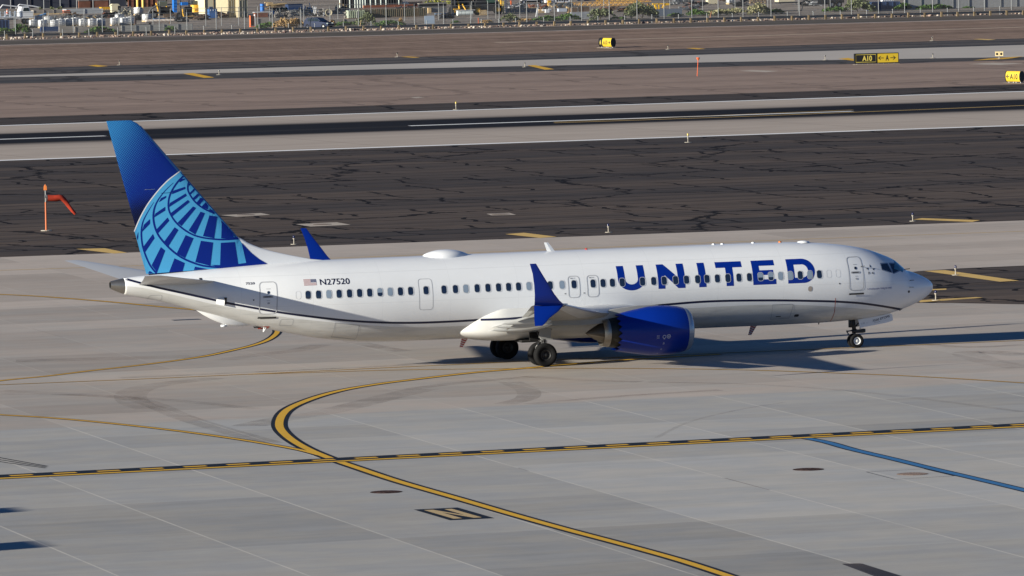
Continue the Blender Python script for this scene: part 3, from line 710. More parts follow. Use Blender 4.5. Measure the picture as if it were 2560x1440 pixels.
# ---- engines
for sgn in (-1, 1):
    cx, cy, cz = 0, sgn*4.83, 1.62
    e = bpy.data.objects.new('engine', None); COL.objects.link(e); e.parent = PL; e.location = (-14.57, cy, cz); e.empty_display_size = .5
    NC = 18
    def chev(k, i, n, last):
        if k < last: return 0
        ph = (i*NC/n) % 1.0; return -.20*(1-abs(2*ph-1))
    outer = [(-.30, 1.06), (-.55, 1.12), (-1.0, 1.17), (-1.6, 1.19), (-2.1, 1.165), (-2.6, 1.09), (-3.1, 1.01), (-3.62, .90)]
    b = new(); lathe(b, outer, (0, 0, 0), 'x', 108, mod=lambda k, i, n: chev(k, i, n, len(outer)-1)); 
    inner = [(-3.62, .88), (-3.1, .94), (-2.5, .95)]
    lathe(b, inner, (0, 0, 0), 'x', 108, mod=lambda k, i, n: chev(k if k else 99, i, n, 99))
    part('cowling', b, m_blue, e)
    b = new(); lathe(b, [(-.30, 1.062), (-.15, 1.03), (-.05, .985), (0, .93), (-.03, .885), (-.12, .86), (-.4, .85), (-1.0, .88)], (0, 0, 0), 'x', 64); part('intake_lip', b, m_lip, e)
    b = new(); lathe(b, [(-1.0, .9), (-1.0, .25), (-.75, .17), (-.55, .02)], (0, 0, 0), 'x', 32); part('fan', b, m_dark, e)
    b = new(); lathe(b, [(-2.5, .95), (-2.7, .84), (-3.3, .80), (-3.85, .73), (-4.11, .69)], (0, 0, 0), 'x', 48); part('core_cowl', b, m_noz, e)
    b = new(); lathe(b, [(-4.11, .70), (-4.43, .64), (-4.43, .62), (-4.2, .60), (-4.1, .3)], (0, 0, 0), 'x', 48); part('exhaust_nozzle', b, m_steel, e)
    b = new(); lathe(b, [(-4.1, .50), (-4.43, .46), (-4.75, .30), (-5.05, .12), (-5.18, .02)], (0, 0, 0), 'x', 32); part('exhaust_plug', b, pbr('plug_metal', (.10, .085, .07), .45, metal=.8), e)
    # pylon
    b = new(); R = []
    for x, w, zb, zt in ((-1.5, .06, .95, 1.22), (-2.6, .17, .8, 1.22), (-3.6, .20, .55, 1.12), (-4.6, .20, .45, .98), (-5.6, .18, .42, .85), (-6.9, .10, .45, .75), (-7.8, .03, .6, .72)):
        R.append([Vector((x, -w, zb)), Vector((x, w, zb)), Vector((x, w*.8, zt)), Vector((x, -w*.8, zt))])
    rings(b, R); part('pylon', fixn(b), m_wing, e, ang=30)
    b = new(); R = [[Vector((-1.3, sgn*-.72, .93)), Vector((-2.3, sgn*-.72, .93)), Vector((-2.3, sgn*-.74, .94))], [Vector((-1.75, sgn*-.98, 1.12)), Vector((-2.3, sgn*-1.0, 1.14)), Vector((-2.3, sgn*-1.02, 1.13))]]
    rings(b, R); part('strake', fixn(b), m_blue, e, smooth=False)
    # markings on the outboard side: ring, drop and drain line
    mk = new(); 
    def onc(x, ang, off=.006):
        r = np.interp(-x, [-a for a, r in outer], [r for a, r in outer])+off; return Vector((x, sgn*r*math.cos(ang), r*math.sin(ang)))
    def cring(x, a, rad, w):
        for q in strokes([(rad*math.cos(t), rad*math.sin(t)) for t in [2*math.pi*i/16 for i in range(16)]], w, True):
            mk.faces.new([mk.verts.new(onc(x+p.x, a+p.y/1.15)) for p in q])
    cring(-1.62, -.20, .075, .022); cring(-1.40, -.19, .085, .024); cring(-1.40, -.19, .03, .02)
    for q in strokes([(-1.62, -.26), (-1.63, -.5), (-1.68, -.8), (-1.78, -1.15)], .012): mk.faces.new([mk.verts.new(onc(p.x-.02, p.y)) for p in q])
    for q in strokes([(-1.62, -.26), (-1.63, -.5), (-1.68, -.8), (-1.78, -1.15)], .012): mk.faces.new([mk.verts.new(onc(p.x+.02, p.y)) for p in q])
    for z_ in (-.15, -.2, -.25):
        for q in strokes([(-2.0, z_), (-1.86, z_)], .012): mk.faces.new([mk.verts.new(onc(p.x, p.y)) for p in q])
    part('cowl_markings', mk, pbr('marking_grey', (.5, .52, .6), .5), e, smooth=False)

# ---- landing gear
def wheel(loc, R_, wd, hubr, hub_m, parent, rimmed=False):
    w = bpy.data.objects.new('wheel', None); COL.objects.link(w); w.parent = parent; w.location = loc; w.empty_display_size = .2
    h = wd/2
    b = new(); lathe(b, [(-h*.62, hubr), (-h*.80, hubr*1.06), (-h*.97, R_*.76), (-h*.93, R_*.88), (-h*.72, R_*.965), (-h*.38, R_), (-h*.36, R_*.985), (-h*.30, R_*.985), (-h*.28, R_), (h*.28, R_), (h*.30, R_*.985), (h*.36, R_*.985), (h*.38, R_), (h*.72, R_*.965), (h*.93, R_*.88), (h*.97, R_*.76), (h*.80, hubr*1.06), (h*.62, hubr)], (0, 0, 0), 'y', 48)
    part('tyre', fixn(b), m_rub, w)
    b = new()
    for s_ in (-1, 1):
        lathe(b, [(s_*h*.62, hubr*1.02), (s_*h*.70, hubr*.98), (s_*h*.66, hubr*.84), (s_*h*.34, hubr*.72), (s_*h*.30, hubr*.42), (s_*h*.52, hubr*.38), (s_*h*.58, hubr*.2), (s_*h*.58, .004)], (0, 0, 0), 'y', 32)
    for k in range(9):
        a = 2*math.pi*k/9; tube(b, (hubr*.57*math.cos(a), -h*.40, hubr*.57*math.sin(a)), (hubr*.57*math.cos(a), -h*.30, hubr*.57*math.sin(a)), hubr*.08, n=8, mi=1)
    part('hub', b, [hub_m, m_hubd], w)
XM = -21.28
for sgn in (-1, 1):
    g = bpy.data.objects.new('main_gear', None); COL.objects.link(g); g.parent = PL; g.location = (XM, sgn*2.86, 0); g.empty_display_size = .4
    for d in (-.43, .43): wheel((0, d, .565), .565, .42, .27, m_hubd, g)
    b = new(); tube(b, (0, -.5, .565), (0, .5, .565), .09, n=14); tube(b, (0, 0, .5), (.05, 0, 1.0), .085, n=16); part('axle', b, m_gear, g)
    b = new(); tube(b, (.05, 0, .95), (.12, -sgn*.1, 1.85), .13, n=16); tube(b, (.02, 0, 1.18), (.02, 0, 1.24), .17, n=16); part('strut', b, m_gear, g)
    b = new(); tube(b, (.04, 0, .60), (.045, 0, .98), .065, n=16); part('oleo', b, m_chr, g)
    b = new(); path(b, [(-.12, 0, 1.15), (-.34, 0, .9), (-.12, 0, .62)], .035, 8); path(b, [(.1, 0, 1.3), (.55, sgn*-.2, 1.75)], .04, 8); path(b, [(.0, sgn*-.1, 1.3), (.1, -sgn*1.4, 1.75)], .05, 8); path(b, [(.12, sgn*.12, .7), (.2, sgn*.1, 1.1), (.25, 0, 1.5)], .018, 6); part('links', b, m_gear, g)
    b = new(); lathe(b, [(-.02, .17), (.02, .17), (.02, .13), (-.02, .13), (-.02, .17)], (-.16, sgn*.25, 1.12), 'y', 20); part('brake_line_ring', b, m_chr, g)
    b = new(); box(b, (.02, sgn*.42, 1.62), (.60, .03, .50), rot=Matrix.Rotation(math.radians(4), 3, 'Y'), taper=(1.0, 1)); box(b, (.10, sgn*.40, 1.34), (.60, .04, .08), rot=Matrix.Rotation(math.radians(10), 3, 'Y')); part('gear_door', b, m_wing, g, smooth=False)
# wheel bays
b = new()
b.free()
for sgn in (-1, 1): b = new(); box(b, (-21.4, sgn*1.35, 1.14), (1.15, 1.1, .1)); part('wheel_bay', b, m_black, smooth=False); b = new(); box(b, (-21.35, sgn*2.03, 1.38), (.55, .06, .42)); part('wheel_bay', b, m_black, smooth=False)
g = bpy.data.objects.new('nose_gear', None); COL.objects.link(g); g.parent = PL; g.location = (-4.11, 0, 0); g.empty_display_size = .4
for d in (-.205, .205): wheel((0, d, .345), .345, .20, .19, m_hub, g)
b = new(); tube(b, (0, -.2, .345), (0, .2, .345), .05, n=12); tube(b, (-.02, 0, .35), (-.03, 0, .85), .055, n=14); part('axle', b, m_gear, g)
b = new(); tube(b, (-.03, 0, .75), (-.14, 0, 1.55), .10, n=16); tube(b, (-.03, 0, .72), (-.04, 0, .90), .13, n=16); box(b, (-.24, 0, 1.25), (.14, .22, .5)); path(b, [(-.05, 0, .95), (.45, 0, 1.5)], .035, 8); part('strut', b, m_dark, g)
b = new(); path(b, [(-.15, 0, .86), (-.44, 0, .80), (-.20, 0, .48), (-.05, 0, .40)], .03, 8); box(b, (-.30, 0, .83), (.3, .12, .05)); part('torque_link', b, m_gear, g)
b = new(); box(b, (.18, 0, .80), (.42, .28, .16)); box(b, (.42, 0, .82), (.14, .22, .18)); path(b, [(.22, -.1, .85), (.22, -.12, 1.45)], .025, 8); part('steering_unit', b, m_dark, g, smooth=False)
b = new(); lathe(b, [(0, .07), (.04, .075), (.045, .001)], (.49, 0, .83), 'x', 16); part('taxi_light', b, pbr('lamp_glass', (.35, .42, .42), .1), g)
for sgn in (-1, 1):
    b = new(); y = sgn*.33; zf = lambda x: sec(x)[1]+.01
    P = [(-4.08, zf(-4.08)), (-2.95, zf(-2.95)+.02), (-2.38, zf(-2.38)+.01), (-2.28, zf(-2.38)-.06), (-2.24, zf(-2.3)-.36), (-2.6, zf(-2.6)-.40), (-3.5, zf(-3.5)-.40), (-3.98, zf(-4)-.42)]
    A = [b.verts.new((x, y-.012, z)) for x, z in P]; B = [b.verts.new((x, y+.012, z)) for x, z in P]
    b.faces.new(A); b.faces.new(list(reversed(B)))
    for i in range(len(P)): j = (i+1) % len(P); b.faces.new((A[i], A[j], B[j], B[i]))
    nd = part('nose_gear_door', fixn(b), pbr('door_white', (.72, .73, .75), .35), PL, smooth=False)
    if sgn < 0:
        def dl(txt, x0, x1, z0, z1, sl=.235, bold=.02, mat=m_navy):
            t = font_mesh(txt, bold); fit_uv(t, x0, x1, z0, z1)
            for v in t.verts: v.co = Vector((v.co.x, y-.016, v.co.y+sl*(v.co.x-x0)))
            part('lettering', t, mat, nd, smooth=False)
        def zz(x, k): return zf(x)-k
        dl('7520 ETOPS', -3.32, -2.42, 1.235, 1.345); dl('737-MAX9', -3.24, -2.92, 1.175, 1.205, bold=0.0); dl('170', -3.90, -3.73, 1.13, 1.21, bold=0, mat=m_line); dl('MLG', -3.66, -3.56, 1.18, 1.22, bold=0, mat=m_line)
b = new(); box(b, (-3.3, 0, 1.50), (1.6, .6, .06)); part('nose_bay', b, m_black, smooth=False)
# ------------------------------------------------------------------ airfield surfaces (runway frame: X along the runway)
FIELD = []
def field(name, polys, mat, z, kind='structure', label=None, cat=None, mi=None, group=None):
    b = polybm(polys, mi)
    o = obj(name, b, mat); o.rotation_euler = (0, 0, AF); o.location = (0, 0, z)
    if kind: o['kind'] = kind
    if label: tag(o, label, cat, group)
    return o
def ext(q1, q2, xa=-900, xb=1300):
    a, b = GA(*q1), GA(*q2); k = (b.y-a.y)/(b.x-a.x)
    return (xa, a.y+k*(xa-a.x)), (xb, a.y+k*(xb-a.x))
def strip(lo, hi):
    a = ext(*lo) if isinstance(lo, tuple) else ((-900, lo), (1300, lo)); b = ext(*hi) if isinstance(hi, tuple) else ((-900, hi), (1300, hi))
    return [a[0], a[1], b[1], b[0]]
# --- materials
def m_apron():
    s = NB('apron_concrete'); P = s.vec(s.f('MULTIPLY', s.X, .12), s.Y)
    lane = s.f('FLOOR', s.f('DIVIDE', s.f('ADD', s.Y, 24.0), 6.05)); skx = s.f('ADD', s.X, s.f('MULTIPLY', s.f('ADD', s.Y, 24.0), -.069))
    slab = s.f('FLOOR', s.f('DIVIDE', s.f('ADD', skx, 51.3), 6.05))
    r1 = s.white(s.vec(s.f('FLOOR', s.f('DIVIDE', slab, 4.0)), lane)); r2 = s.white(s.vec(slab, s.f('ADD', lane, 37.0)))
    tone = s.f('ADD', s.f('MULTIPLY', s.f('SUBTRACT', r1, .5), .24), s.f('MULTIPLY', s.f('SUBTRACT', r2, .5), .07))
    big = s.noise(s.vec(s.f('MULTIPLY', s.X, .03), s.f('MULTIPLY', s.Y, .045)), 1.0, 5, .6); tone = s.f('ADD', tone, s.f('MULTIPLY', s.f('SUBTRACT', big, .5), .34))
    st = s.noise(s.vec(s.f('MULTIPLY', s.X, .10), s.f('MULTIPLY', s.Y, .9)), 1.0, 6, .6); tone = s.f('ADD', tone, s.f('MULTIPLY', s.f('SUBTRACT', st, .5), .26))
    bl = s.noise(s.vec(s.f('MULTIPLY', s.X, .5), s.f('MULTIPLY', s.Y, .35)), 1.0, 7, .65); tone = s.f('ADD', tone, s.f('MULTIPLY', s.f('SUBTRACT', bl, .5), .20))
    sw = s.noise(s.vec(s.f('ADD', s.f('MULTIPLY', s.X, .25), s.f('MULTIPLY', s.Y, .22)), s.f('SUBTRACT', s.f('MULTIPLY', s.Y, .9), s.f('MULTIPLY', s.X, .35))), 1.0, 6, .65)
    tone = s.f('ADD', tone, s.f('MULTIPLY', s.f('SUBTRACT', sw, .5), .16))
    fine = s.noise(s.P, 9.0, 6, .7); tone = s.f('ADD', tone, s.f('MULTIPLY', s.f('SUBTRACT', fine, .5), .10))
    old = s.sm(s.Y, -23.5, -24.5, 1.0, 0.0)
    fresh = s.f('MULTIPLY', s.sm(s.Y, -23.9, -24.1, 0, 1), s.sm(s.Y, -45.5, -46.5, 1, 0)); tone = s.f('ADD', tone, s.f('ADD', .15, s.f('MULTIPLY', fresh, .03)))
    tint = s.sm(s.noise(s.vec(s.f('MULTIPLY', s.X, .22), s.f('MULTIPLY', s.Y, .30)), 1.0, 6, .65), .38, .62)
    near = s.f('MULTIPLY', s.sm(s.Y, -52.6, -53.0), s.f('GREATER_THAN', skx, -39.2)); tone = s.f('ADD', tone, s.f('MULTIPLY', near, .13))
    tone = s.f('SUBTRACT', tone, s.f('MULTIPLY', s.f('MULTIPLY', s.f('LESS_THAN', skx, -39.2), s.sm(s.Y, -46.8, -47.2)), .07))
    mid = s.f('MULTIPLY', s.f('MULTIPLY', s.sm(s.Y, -29.9, -30.1), s.sm(s.Y, -47.2, -46.8)), s.f('MULTIPLY', s.f('GREATER_THAN', skx, -39.2), s.f('LESS_THAN', skx, -21.0))); tone = s.f('ADD', tone, s.f('MULTIPLY', mid, .12))
    warm = s.mix(old, s.mix(tint, (.305, .303, .300), (.338, .322, .298)), s.mix(tint, (.330, .302, .276), (.352, .306, .270)))
    warm = s.mix(s.sm(s.Y, 52, 58, 0, .65), warm, (0.399, 0.343, 0.299))
    col = s.mul(warm, s.f('ADD', 1.0, tone))
    # slab joints; the runs near the plane are dusty and faint
    j1 = s.f('ABSOLUTE', s.f('SUBTRACT', s.f('FRACT', s.f('ADD', s.f('DIVIDE', s.f('ADD', skx, 51.3), 6.05), .5)), .5)); j1 = s.f('LESS_THAN', j1, .0075)
    j2 = s.f('ABSOLUTE', s.f('SUBTRACT', s.f('FRACT', s.f('ADD', s.f('DIVIDE', s.f('ADD', s.Y, 24.0), 6.05), .5)), .5)); j2 = s.f('LESS_THAN', j2, .0045)
    nj = s.noise(s.vec(s.f('MULTIPLY', s.X, .2), s.f('MULTIPLY', s.Y, .2)), 1.0, 4, .6)
    f1 = s.f('MULTIPLY', j1, s.f('MULTIPLY', s.lin(nj, .3, .6, .35, 1.0), s.f('SUBTRACT', .62, s.f('MULTIPLY', old, .42))))
    dk_ = s.f('GREATER_THAN', s.noise(s.vec(s.f('MULTIPLY', s.X, .07), s.f('MULTIPLY', s.Y, .05)), 1.0, 2), .64)
    col = s.mix(f1, col, s.mix(dk_, (.62, .58, .52), (.12, .10, .09))); col = s.mix(s.f('MULTIPLY', j2, .22), col, (.12, .11, .10))
    # oil and tyre smudges
    sp = s.noise(s.vec(s.f('MULTIPLY', s.X, .35), s.f('MULTIPLY', s.Y, .35)), 1.0, 6, .7); spt = s.sm(sp, .66, .80, 0, .35)
    col = s.mix(spt, col, (.12, .095, .08))
    return s.done(col, .9, s.noise(s.P, 14.0, 5, .7), .25, .02, .08)
M_AP = m_apron()
def m_asph(name, c1, c2, crack, rows=8.0, cw=.16, warm=(0.5, .5, .5)):
    s = NB(name)
    n1 = s.noise(s.vec(s.f('MULTIPLY', s.X, .035), s.f('MULTIPLY', s.Y, .28)), 1.0, 5, .6)
    n2 = s.noise(s.vec(s.f('MULTIPLY', s.X, .3), s.f('MULTIPLY', s.Y, .6)), 1.0, 7, .7)
    lane = s.white(s.vec(s.f('FLOOR', s.f('DIVIDE', s.Y, 5.2)), 3.0)); lane2 = s.white(s.vec(s.f('FLOOR', s.f('DIVIDE', s.Y, 1.7)), 9.0))
    f = s.f('ADD', s.f('MULTIPLY', n1, .5), s.f('ADD', s.f('MULTIPLY', lane, .28), s.f('MULTIPLY', lane2, .12))); f = s.sm(f, .25, .75)
    col = s.mul(s.mix(f, c1, c2), s.lin(n2, .3, .7, .84, 1.16))
    if crack:
        wob = s.noise(s.vec(s.f('MULTIPLY', s.X, .14), s.f('MULTIPLY', s.Y, .14)), 1.0, 5, .65, 'Color')
        sw = s.n.nodes.new('ShaderNodeSeparateXYZ'); s.n.links.new(wob, sw.inputs[0]); LW = rows*.7
        y2 = s.f('ADD', s.Y, s.f('MULTIPLY', s.f('SUBTRACT', s.noise(s.vec(s.f('MULTIPLY', s.X, .06), s.f('MULTIPLY', s.Y, .1)), 1.0, 3), .5), 1.0))
        ly = s.f('DIVIDE', y2, LW); lid = s.f('FLOOR', ly); fy = s.f('FRACT', ly)
        l = s.f('LESS_THAN', s.f('MINIMUM', fy, s.f('SUBTRACT', 1.0, fy)), s.f('MULTIPLY', .030, s.lin(s.noise(s.vec(s.f('MULTIPLY', s.X, .09), lid), 1.0, 3), .35, .6, .25, 1.5)))
        xs_ = s.f('ADD', s.f('ADD', s.X, s.f('MULTIPLY', s.f('SUBTRACT', s.noise(s.vec(s.f('MULTIPLY', s.X, .05), s.f('MULTIPLY', s.Y, .16)), 1.0, 3, .5), .5), 5.0)), s.f('MULTIPLY', s.white(s.vec(s.f('FLOOR', s.f('DIVIDE', s.Y, LW*2.0)), 5.0)), 7.0))
        cx = s.f('DIVIDE', xs_, rows*.85); cid = s.f('FLOOR', s.f('ADD', cx, .5)); fx = s.f('ABSOLUTE', s.f('SUBTRACT', s.f('FRACT', cx), .5))
        c = s.f('MULTIPLY', s.f('GREATER_THAN', fx, s.f('SUBTRACT', .5, s.f('MULTIPLY', .028, s.lin(n2, .35, .65, .75, 1.4)))), s.f('GREATER_THAN', s.white(s.vec(cid, s.f('FLOOR', s.f('DIVIDE', s.Y, LW*1.4)))), .38))
        v = s.n.nodes.new('ShaderNodeTexVoronoi'); v.feature = 'DISTANCE_TO_EDGE'; v.voronoi_dimensions = '2D'; s.put(v.inputs['Vector'], s.vec(s.f('DIVIDE', s.f('ADD', s.X, s.f('MULTIPLY', sw.outputs[1], 8.0)), rows*3.2), s.f('DIVIDE', s.f('ADD', s.Y, s.f('MULTIPLY', sw.outputs[2], 8.0)), rows*4.0))); v.inputs['Scale'].default_value = 1.0
        c2 = s.f('LESS_THAN', v.outputs['Distance'], s.f('MULTIPLY', .012, s.lin(n2, .35, .65, .3, 1.8)))
        k = s.f('MAXIMUM', s.f('MULTIPLY', s.f('MAXIMUM', c, c2), crack), s.f('MULTIPLY', l, crack*.85)); col = s.mix(k, col, (.010, .009, .010))
    return s.done(col, .92, s.noise(s.P, 12, 4, .7), .3, .02, .05)
M_AS = m_asph('asphalt_cracked', (.054, .048, .048), (.122, .094, .077), .95, 6.5)
M_AS2 = m_asph('asphalt_shoulder', (0.054, 0.047, 0.045), (0.088, 0.072, 0.065), .9, 11.0)
M_AS3 = m_asph('asphalt_taxiway_edge', (0.062, 0.062, 0.066), (0.115, 0.100, 0.095), .45, 14.0)
M_PINK = m_asph('asphalt_faded', (0.245, 0.184, 0.154), (0.310, 0.232, 0.192), .26, 15.0)
M_ROAD = m_asph('road_asphalt', (0.094, 0.084, 0.073), (0.127, 0.110, 0.097), 0)
def m_dirt(name, c1, c2):
    s = NB(name)
    n1 = s.noise(s.vec(s.f('MULTIPLY', s.X, .02), s.f('MULTIPLY', s.Y, .11)), 1.0, 5, .6); n2 = s.noise(s.vec(s.f('MULTIPLY', s.X, 1.6), s.f('MULTIPLY', s.Y, .09)), 1.0, 6, .8)
    f = s.sm(s.f('ADD', s.f('MULTIPLY', n1, .75), s.f('MULTIPLY', n2, .25)), .35, .65)
    return s.done(s.mul(s.mix(f, c1, c2), s.lin(n2, .3, .7, .66, 1.34)), .95, n2, .6, .12, .03)
M_DIRT = m_dirt('infield_gravel', (0.172, 0.123, 0.100), (0.282, 0.203, 0.158))
M_YARD = m_dirt('yard_gravel', (.20, .172, .148), (.32, .276, .236))
def m_runway():
    s = NB('runway_concrete'); c = (GA(1280, 306).y+GA(0, 348).y)/2
    n = s.noise(s.vec(s.f('MULTIPLY', s.X, .015), s.f('MULTIPLY', s.Y, .55)), 1.0, 6, .65); n2 = s.noise(s.vec(s.f('MULTIPLY', s.X, .1), s.f('MULTIPLY', s.Y, .3)), 1.0, 6, .6)
    d = s.f('ABSOLUTE', s.f('SUBTRACT', s.f('SUBTRACT', s.Y, c), 1.0)); d = s.f('ADD', d, s.f('MULTIPLY', s.f('SUBTRACT', n, .5), 7.0))
    two = s.f('MULTIPLY', s.sm(s.f('ABSOLUTE', s.f('SUBTRACT', s.f('SUBTRACT', s.Y, c), -1.0)), 0.0, 2.2, .55, 0), 0.6)
    k = s.f('SUBTRACT', s.sm(d, 9.0, 14.5, .97, 0.0), s.f('MULTIPLY', two, .12))
    k2 = s.sm(d, 12.0, 22.0, .25, 0.0)
    base = s.mul((0.412, 0.354, 0.308), s.lin(n2, .3, .7, .90, 1.08))
    base = s.mix(k2, base, (.12, .105, .1))
    j = s.f('LESS_THAN', s.f('ABSOLUTE', s.f('SUBTRACT', s.f('FRACT', s.f('DIVIDE', s.f('ADD', s.X, s.f('MULTIPLY', s.Y, .06)), 15.0)), .5)), .007); base = s.mix(s.f('MULTIPLY', j, .35), base, (.14, .12, .105))
    return s.done(s.mix(k, base, (.010, .012, .018)), .9, None, spec=.02)
M_RW = m_runway()
M_CON = pbr('taxiway_concrete', (.40, .36, .32), .85, noise=.07, nscale=.08)
def m_paint(name, col, wear=.35, sc=.6):
    s = NB(name); n = s.noise(s.vec(s.f('MULTIPLY', s.X, sc), s.f('MULTIPLY', s.Y, sc)), 1.0, 8, .75); n3 = s.noise(s.P, 7.0, 5, .7)
    f = s.sm(n, .5, .78, 0, wear); c = s.mix(f, col, (col[0]*.55+.05, col[1]*.55+.05, col[2]*.4+.05))
    return s.done(s.mul(c, s.lin(n3, .3, .7, .86, 1.10)), .8, None, spec=.1)
P_Y = m_paint('paint_yellow', (.68, .39, .045)); P_YP = m_paint('paint_yellow_pale', (.64, .43, .15)); P_K = m_paint('paint_black', (.012, .018, .030), .3); P_W = m_paint('paint_white_line', (.82, .82, .82), .25)
P_B = m_paint('paint_blue_line', (.045, .165, .36), .3)
# --- sheets
z0 = -0.06
b = polybm([[(-6000, -4000), (6000, -4000), (6000, 9000), (-6000, 9000)]]); gnd = obj('ground', b, M_DIRT); gnd.location = (0, 0, -.032); gnd['kind'] = 'structure'
L_asph_lo = ((0, 643), (2560, 551)); 
field('apron', [strip(-420.0, L_asph_lo)], M_AP, 0.0)
field('shoulder_near', [strip(L_asph_lo, ((0, 402), (2560, 313.8)))], M_AS, -.004)
ra, rb = ((0, 402), (2560, 313.8)), ((0, 315), (2560, 229))
field('runway', [strip(ra, rb)], M_RW, -.008)
field('shoulder_far', [strip(rb, ((0, 294), (2560, 210)))], M_AS2, -.012)
lo2 = ((0, 209), (1280, 179)); co2 = ((0, 193.5), (1280, 166.5))
P = [tuple(GA(*q).to_2d()) for q in ((-700, 228), (0, 209), (640, 194), (1280, 179.5), (1920, 164), (2560, 150), (3200, 136))]; P0 = [tuple(GA(*q).to_2d()) for q in ((-700, 317), (0, 294), (640, 273), (1280, 252), (1920, 231), (2560, 210), (3200, 189))]
field('infield_pavement', [[P0[i], P0[i+1], P[i+1], P[i]] for i in range(6)], M_PINK, -.016)
Q = [tuple(GA(*q).to_2d()) for q in ((-700, 207), (0, 193), (640, 180), (1280, 165.5), (1920, 152.5), (2560, 142), (3200, 131))]
field('taxiway_shoulder', [[P[i], P[i+1], Q[i+1], Q[i]] for i in range(6)], M_AS3, -.012)
Q2 = [tuple(GA(*q).to_2d()) for q in ((-700, 209), (0, 189), (640, 170), (1280, 151), (1920, 131.5), (2560, 112), (3200, 93))]
field('taxiway_far', [[Q[i], Q[i+1], Q2[i+1], Q2[i]] for i in range(6)], M_CON, -.008)
Q3 = [tuple(GA(*q).to_2d()) for q in ((-700, 193), (0, 172), (640, 153), (1280, 135.5), (1920, 115), (2560, 95.5), (3200, 76))]
field('taxiway_outer_shoulder', [[Q2[i], Q2[i+1], Q3[i+1], Q3[i]] for i in range(6)], M_AS3, -.012)
rl, ru = ((0, 112.3), (2560, 45.6)), ((0, 101.2), (2560, 35.5))
field('perimeter_road', [strip(rl, ru)], M_ROAD, -.020)
field('road_verge', [strip(((0, 113.6), (2560, 46.7)), ((0, 112.3), (2560, 45.6))), strip(ru, ((0, 100.4), (2560, 34.9)))], pbr('verge_dust', (.40, .33, .29), .95, noise=.2, nscale=.5), -.020)
field('yard_ground', [[(-900, ext(*ru)[0][1]+.6), (1300, ext(*ru)[1][1]+.6), (1300, 5000), (-900, 5000)]], M_YARD, -.024)
# island of dark asphalt ahead of the nose
I = [(2150, 700), (2295, 678), (2400, 671), (2560, 664), (3000, 650), (3000, 768), (2560, 761), (2400, 758), (2250, 757), (2150, 740)]
field('asphalt_island', [[tuple(GA(*q).to_2d()) for q in I]], M_AS, .004)
# --- painted markings
def polyG(pts, k=6): return [tuple(GA(*q).to_2d()) for q in (smoothpath(pts, k) if k else pts)]
def line(name, pts, w, mat, z, k=6, kind='structure'): return field(name, strokes(polyG(pts, k), w), mat, z)
def lead(pts, w=.36, bw=.20, z=.006, k=6, y=P_Y):
    P = polyG(pts, k); line_b = field('taxi_line_border', strokes(P, w+2*bw), P_K, z); return field('taxi_line', strokes(P, w), y, z+.004)
MAIN = [(1860, 1455), (1820, 1440), (1700, 1401), (1560, 1362), (1420, 1325), (1280, 1286), (1150, 1248), (1000, 1205), (900, 1172), (820, 1144), (760, 1118), (717, 1090), (698, 1062), (714, 1028), (768, 1001), (845, 978), (940, 961), (1050, 947), (1180, 932), (1290, 922.5), (1370, 915.5), (1480, 906), (1620, 896), (1800, 886)]
lead(MAIN, .36, .18)
lead([(-120, 1029), (0, 1037), (110, 1043.5), (212, 1052), (330, 1064), (450, 1078), (560, 1093), (650, 1107), (745, 1124), (800, 1138)], .26, .13, .004)
lead([(-400, 979), (0, 962), (300, 950), (550, 939), (850, 925), (1280, 905), (1700, 887), (2142, 869), (2560, 851), (3200, 823)], .13, .10, .005, 2)
lead([(620, 936), (850, 929), (1000, 925), (1280, 921.5), (1500, 920.8), (1680, 922), (1860, 925), (2030, 930.5), (2280, 940.5), (2560, 957.5), (2900, 982)], .15, .10, .004)
lead([(-200, 978), (0, 952), (120, 940), (225, 927), (340, 914), (450, 900), (520, 889), (580, 876), (630, 864), (665, 852), (686, 839), (693, 826), (676, 810), (630, 796), (560, 783), (480, 774), (403, 767), (300, 757), (200, 748.5), (100, 741), (0, 736), (-200, 728)], .26, .13, .004)
line('taxi_line', [(-400, 687), (0, 676), (361, 663.5), (1178, 632), (1800, 606), (2560, 578), (3300, 552)], .22, P_YP, .008, 2)
# movement-area boundary: solid line, broken line and black between
HY = GA(1280, 1128.2).y; hx0, hx1 = -200.0, 120.0
field('boundary_line_border', [[(hx0, HY-.99), (hx1, HY-.99), (hx1, HY+.99), (hx0, HY+.99)]], P_K, .012)
field('boundary_line_solid', [[(hx0, HY-.86), (hx1, HY-.86), (hx1, HY-.42), (hx0, HY-.42)]], P_Y, .016)
dx0 = GA(24, 1190).x; ds = []; k = int((hx0-dx0)/1.83)
while dx0+k*1.83 < hx1: ds.append([(dx0+k*1.83, HY+.06), (dx0+k*1.83+.95, HY+.06), (dx0+k*1.83+.95, HY+.48), (dx0+k*1.83, HY+.48)]); k += 1
field('boundary_line_broken', ds, P_Y, .016)
line('service_line_border', [(2008, 1094), (2070, 1106.5), (2130, 1123.5), (2230, 1147), (2330, 1171.5), (2440, 1197), (2560, 1225.5), (2800, 1285)], .62, P_K, .005, 3)
line('service_line', [(2012, 1095), (2070, 1106.5), (2130, 1123.5), (2230, 1147), (2330, 1171.5), (2440, 1197), (2560, 1225.5), (2800, 1285)], .38, P_B, .009, 3)
for dy in (-5, 0, 5): line('parking_mark', [(-80, 1129+dy), (0, 1149.5+dy), (116-dy*.5, 1168+dy*.45)], .13, P_K, .006, 0)
NP = [(1034, 1274.2), (1143.8, 1269), (1236, 1295.6), (1125, 1301)]
na, nb_, nc, nd_ = [Vector(p) for p in polyG(NP, 0)]
def nq(u, v): return tuple(na.lerp(nb_, u).lerp(nd_.lerp(nc, u), v))
field('letter_panel', [polyG(NP, 0)], P_K, .006)
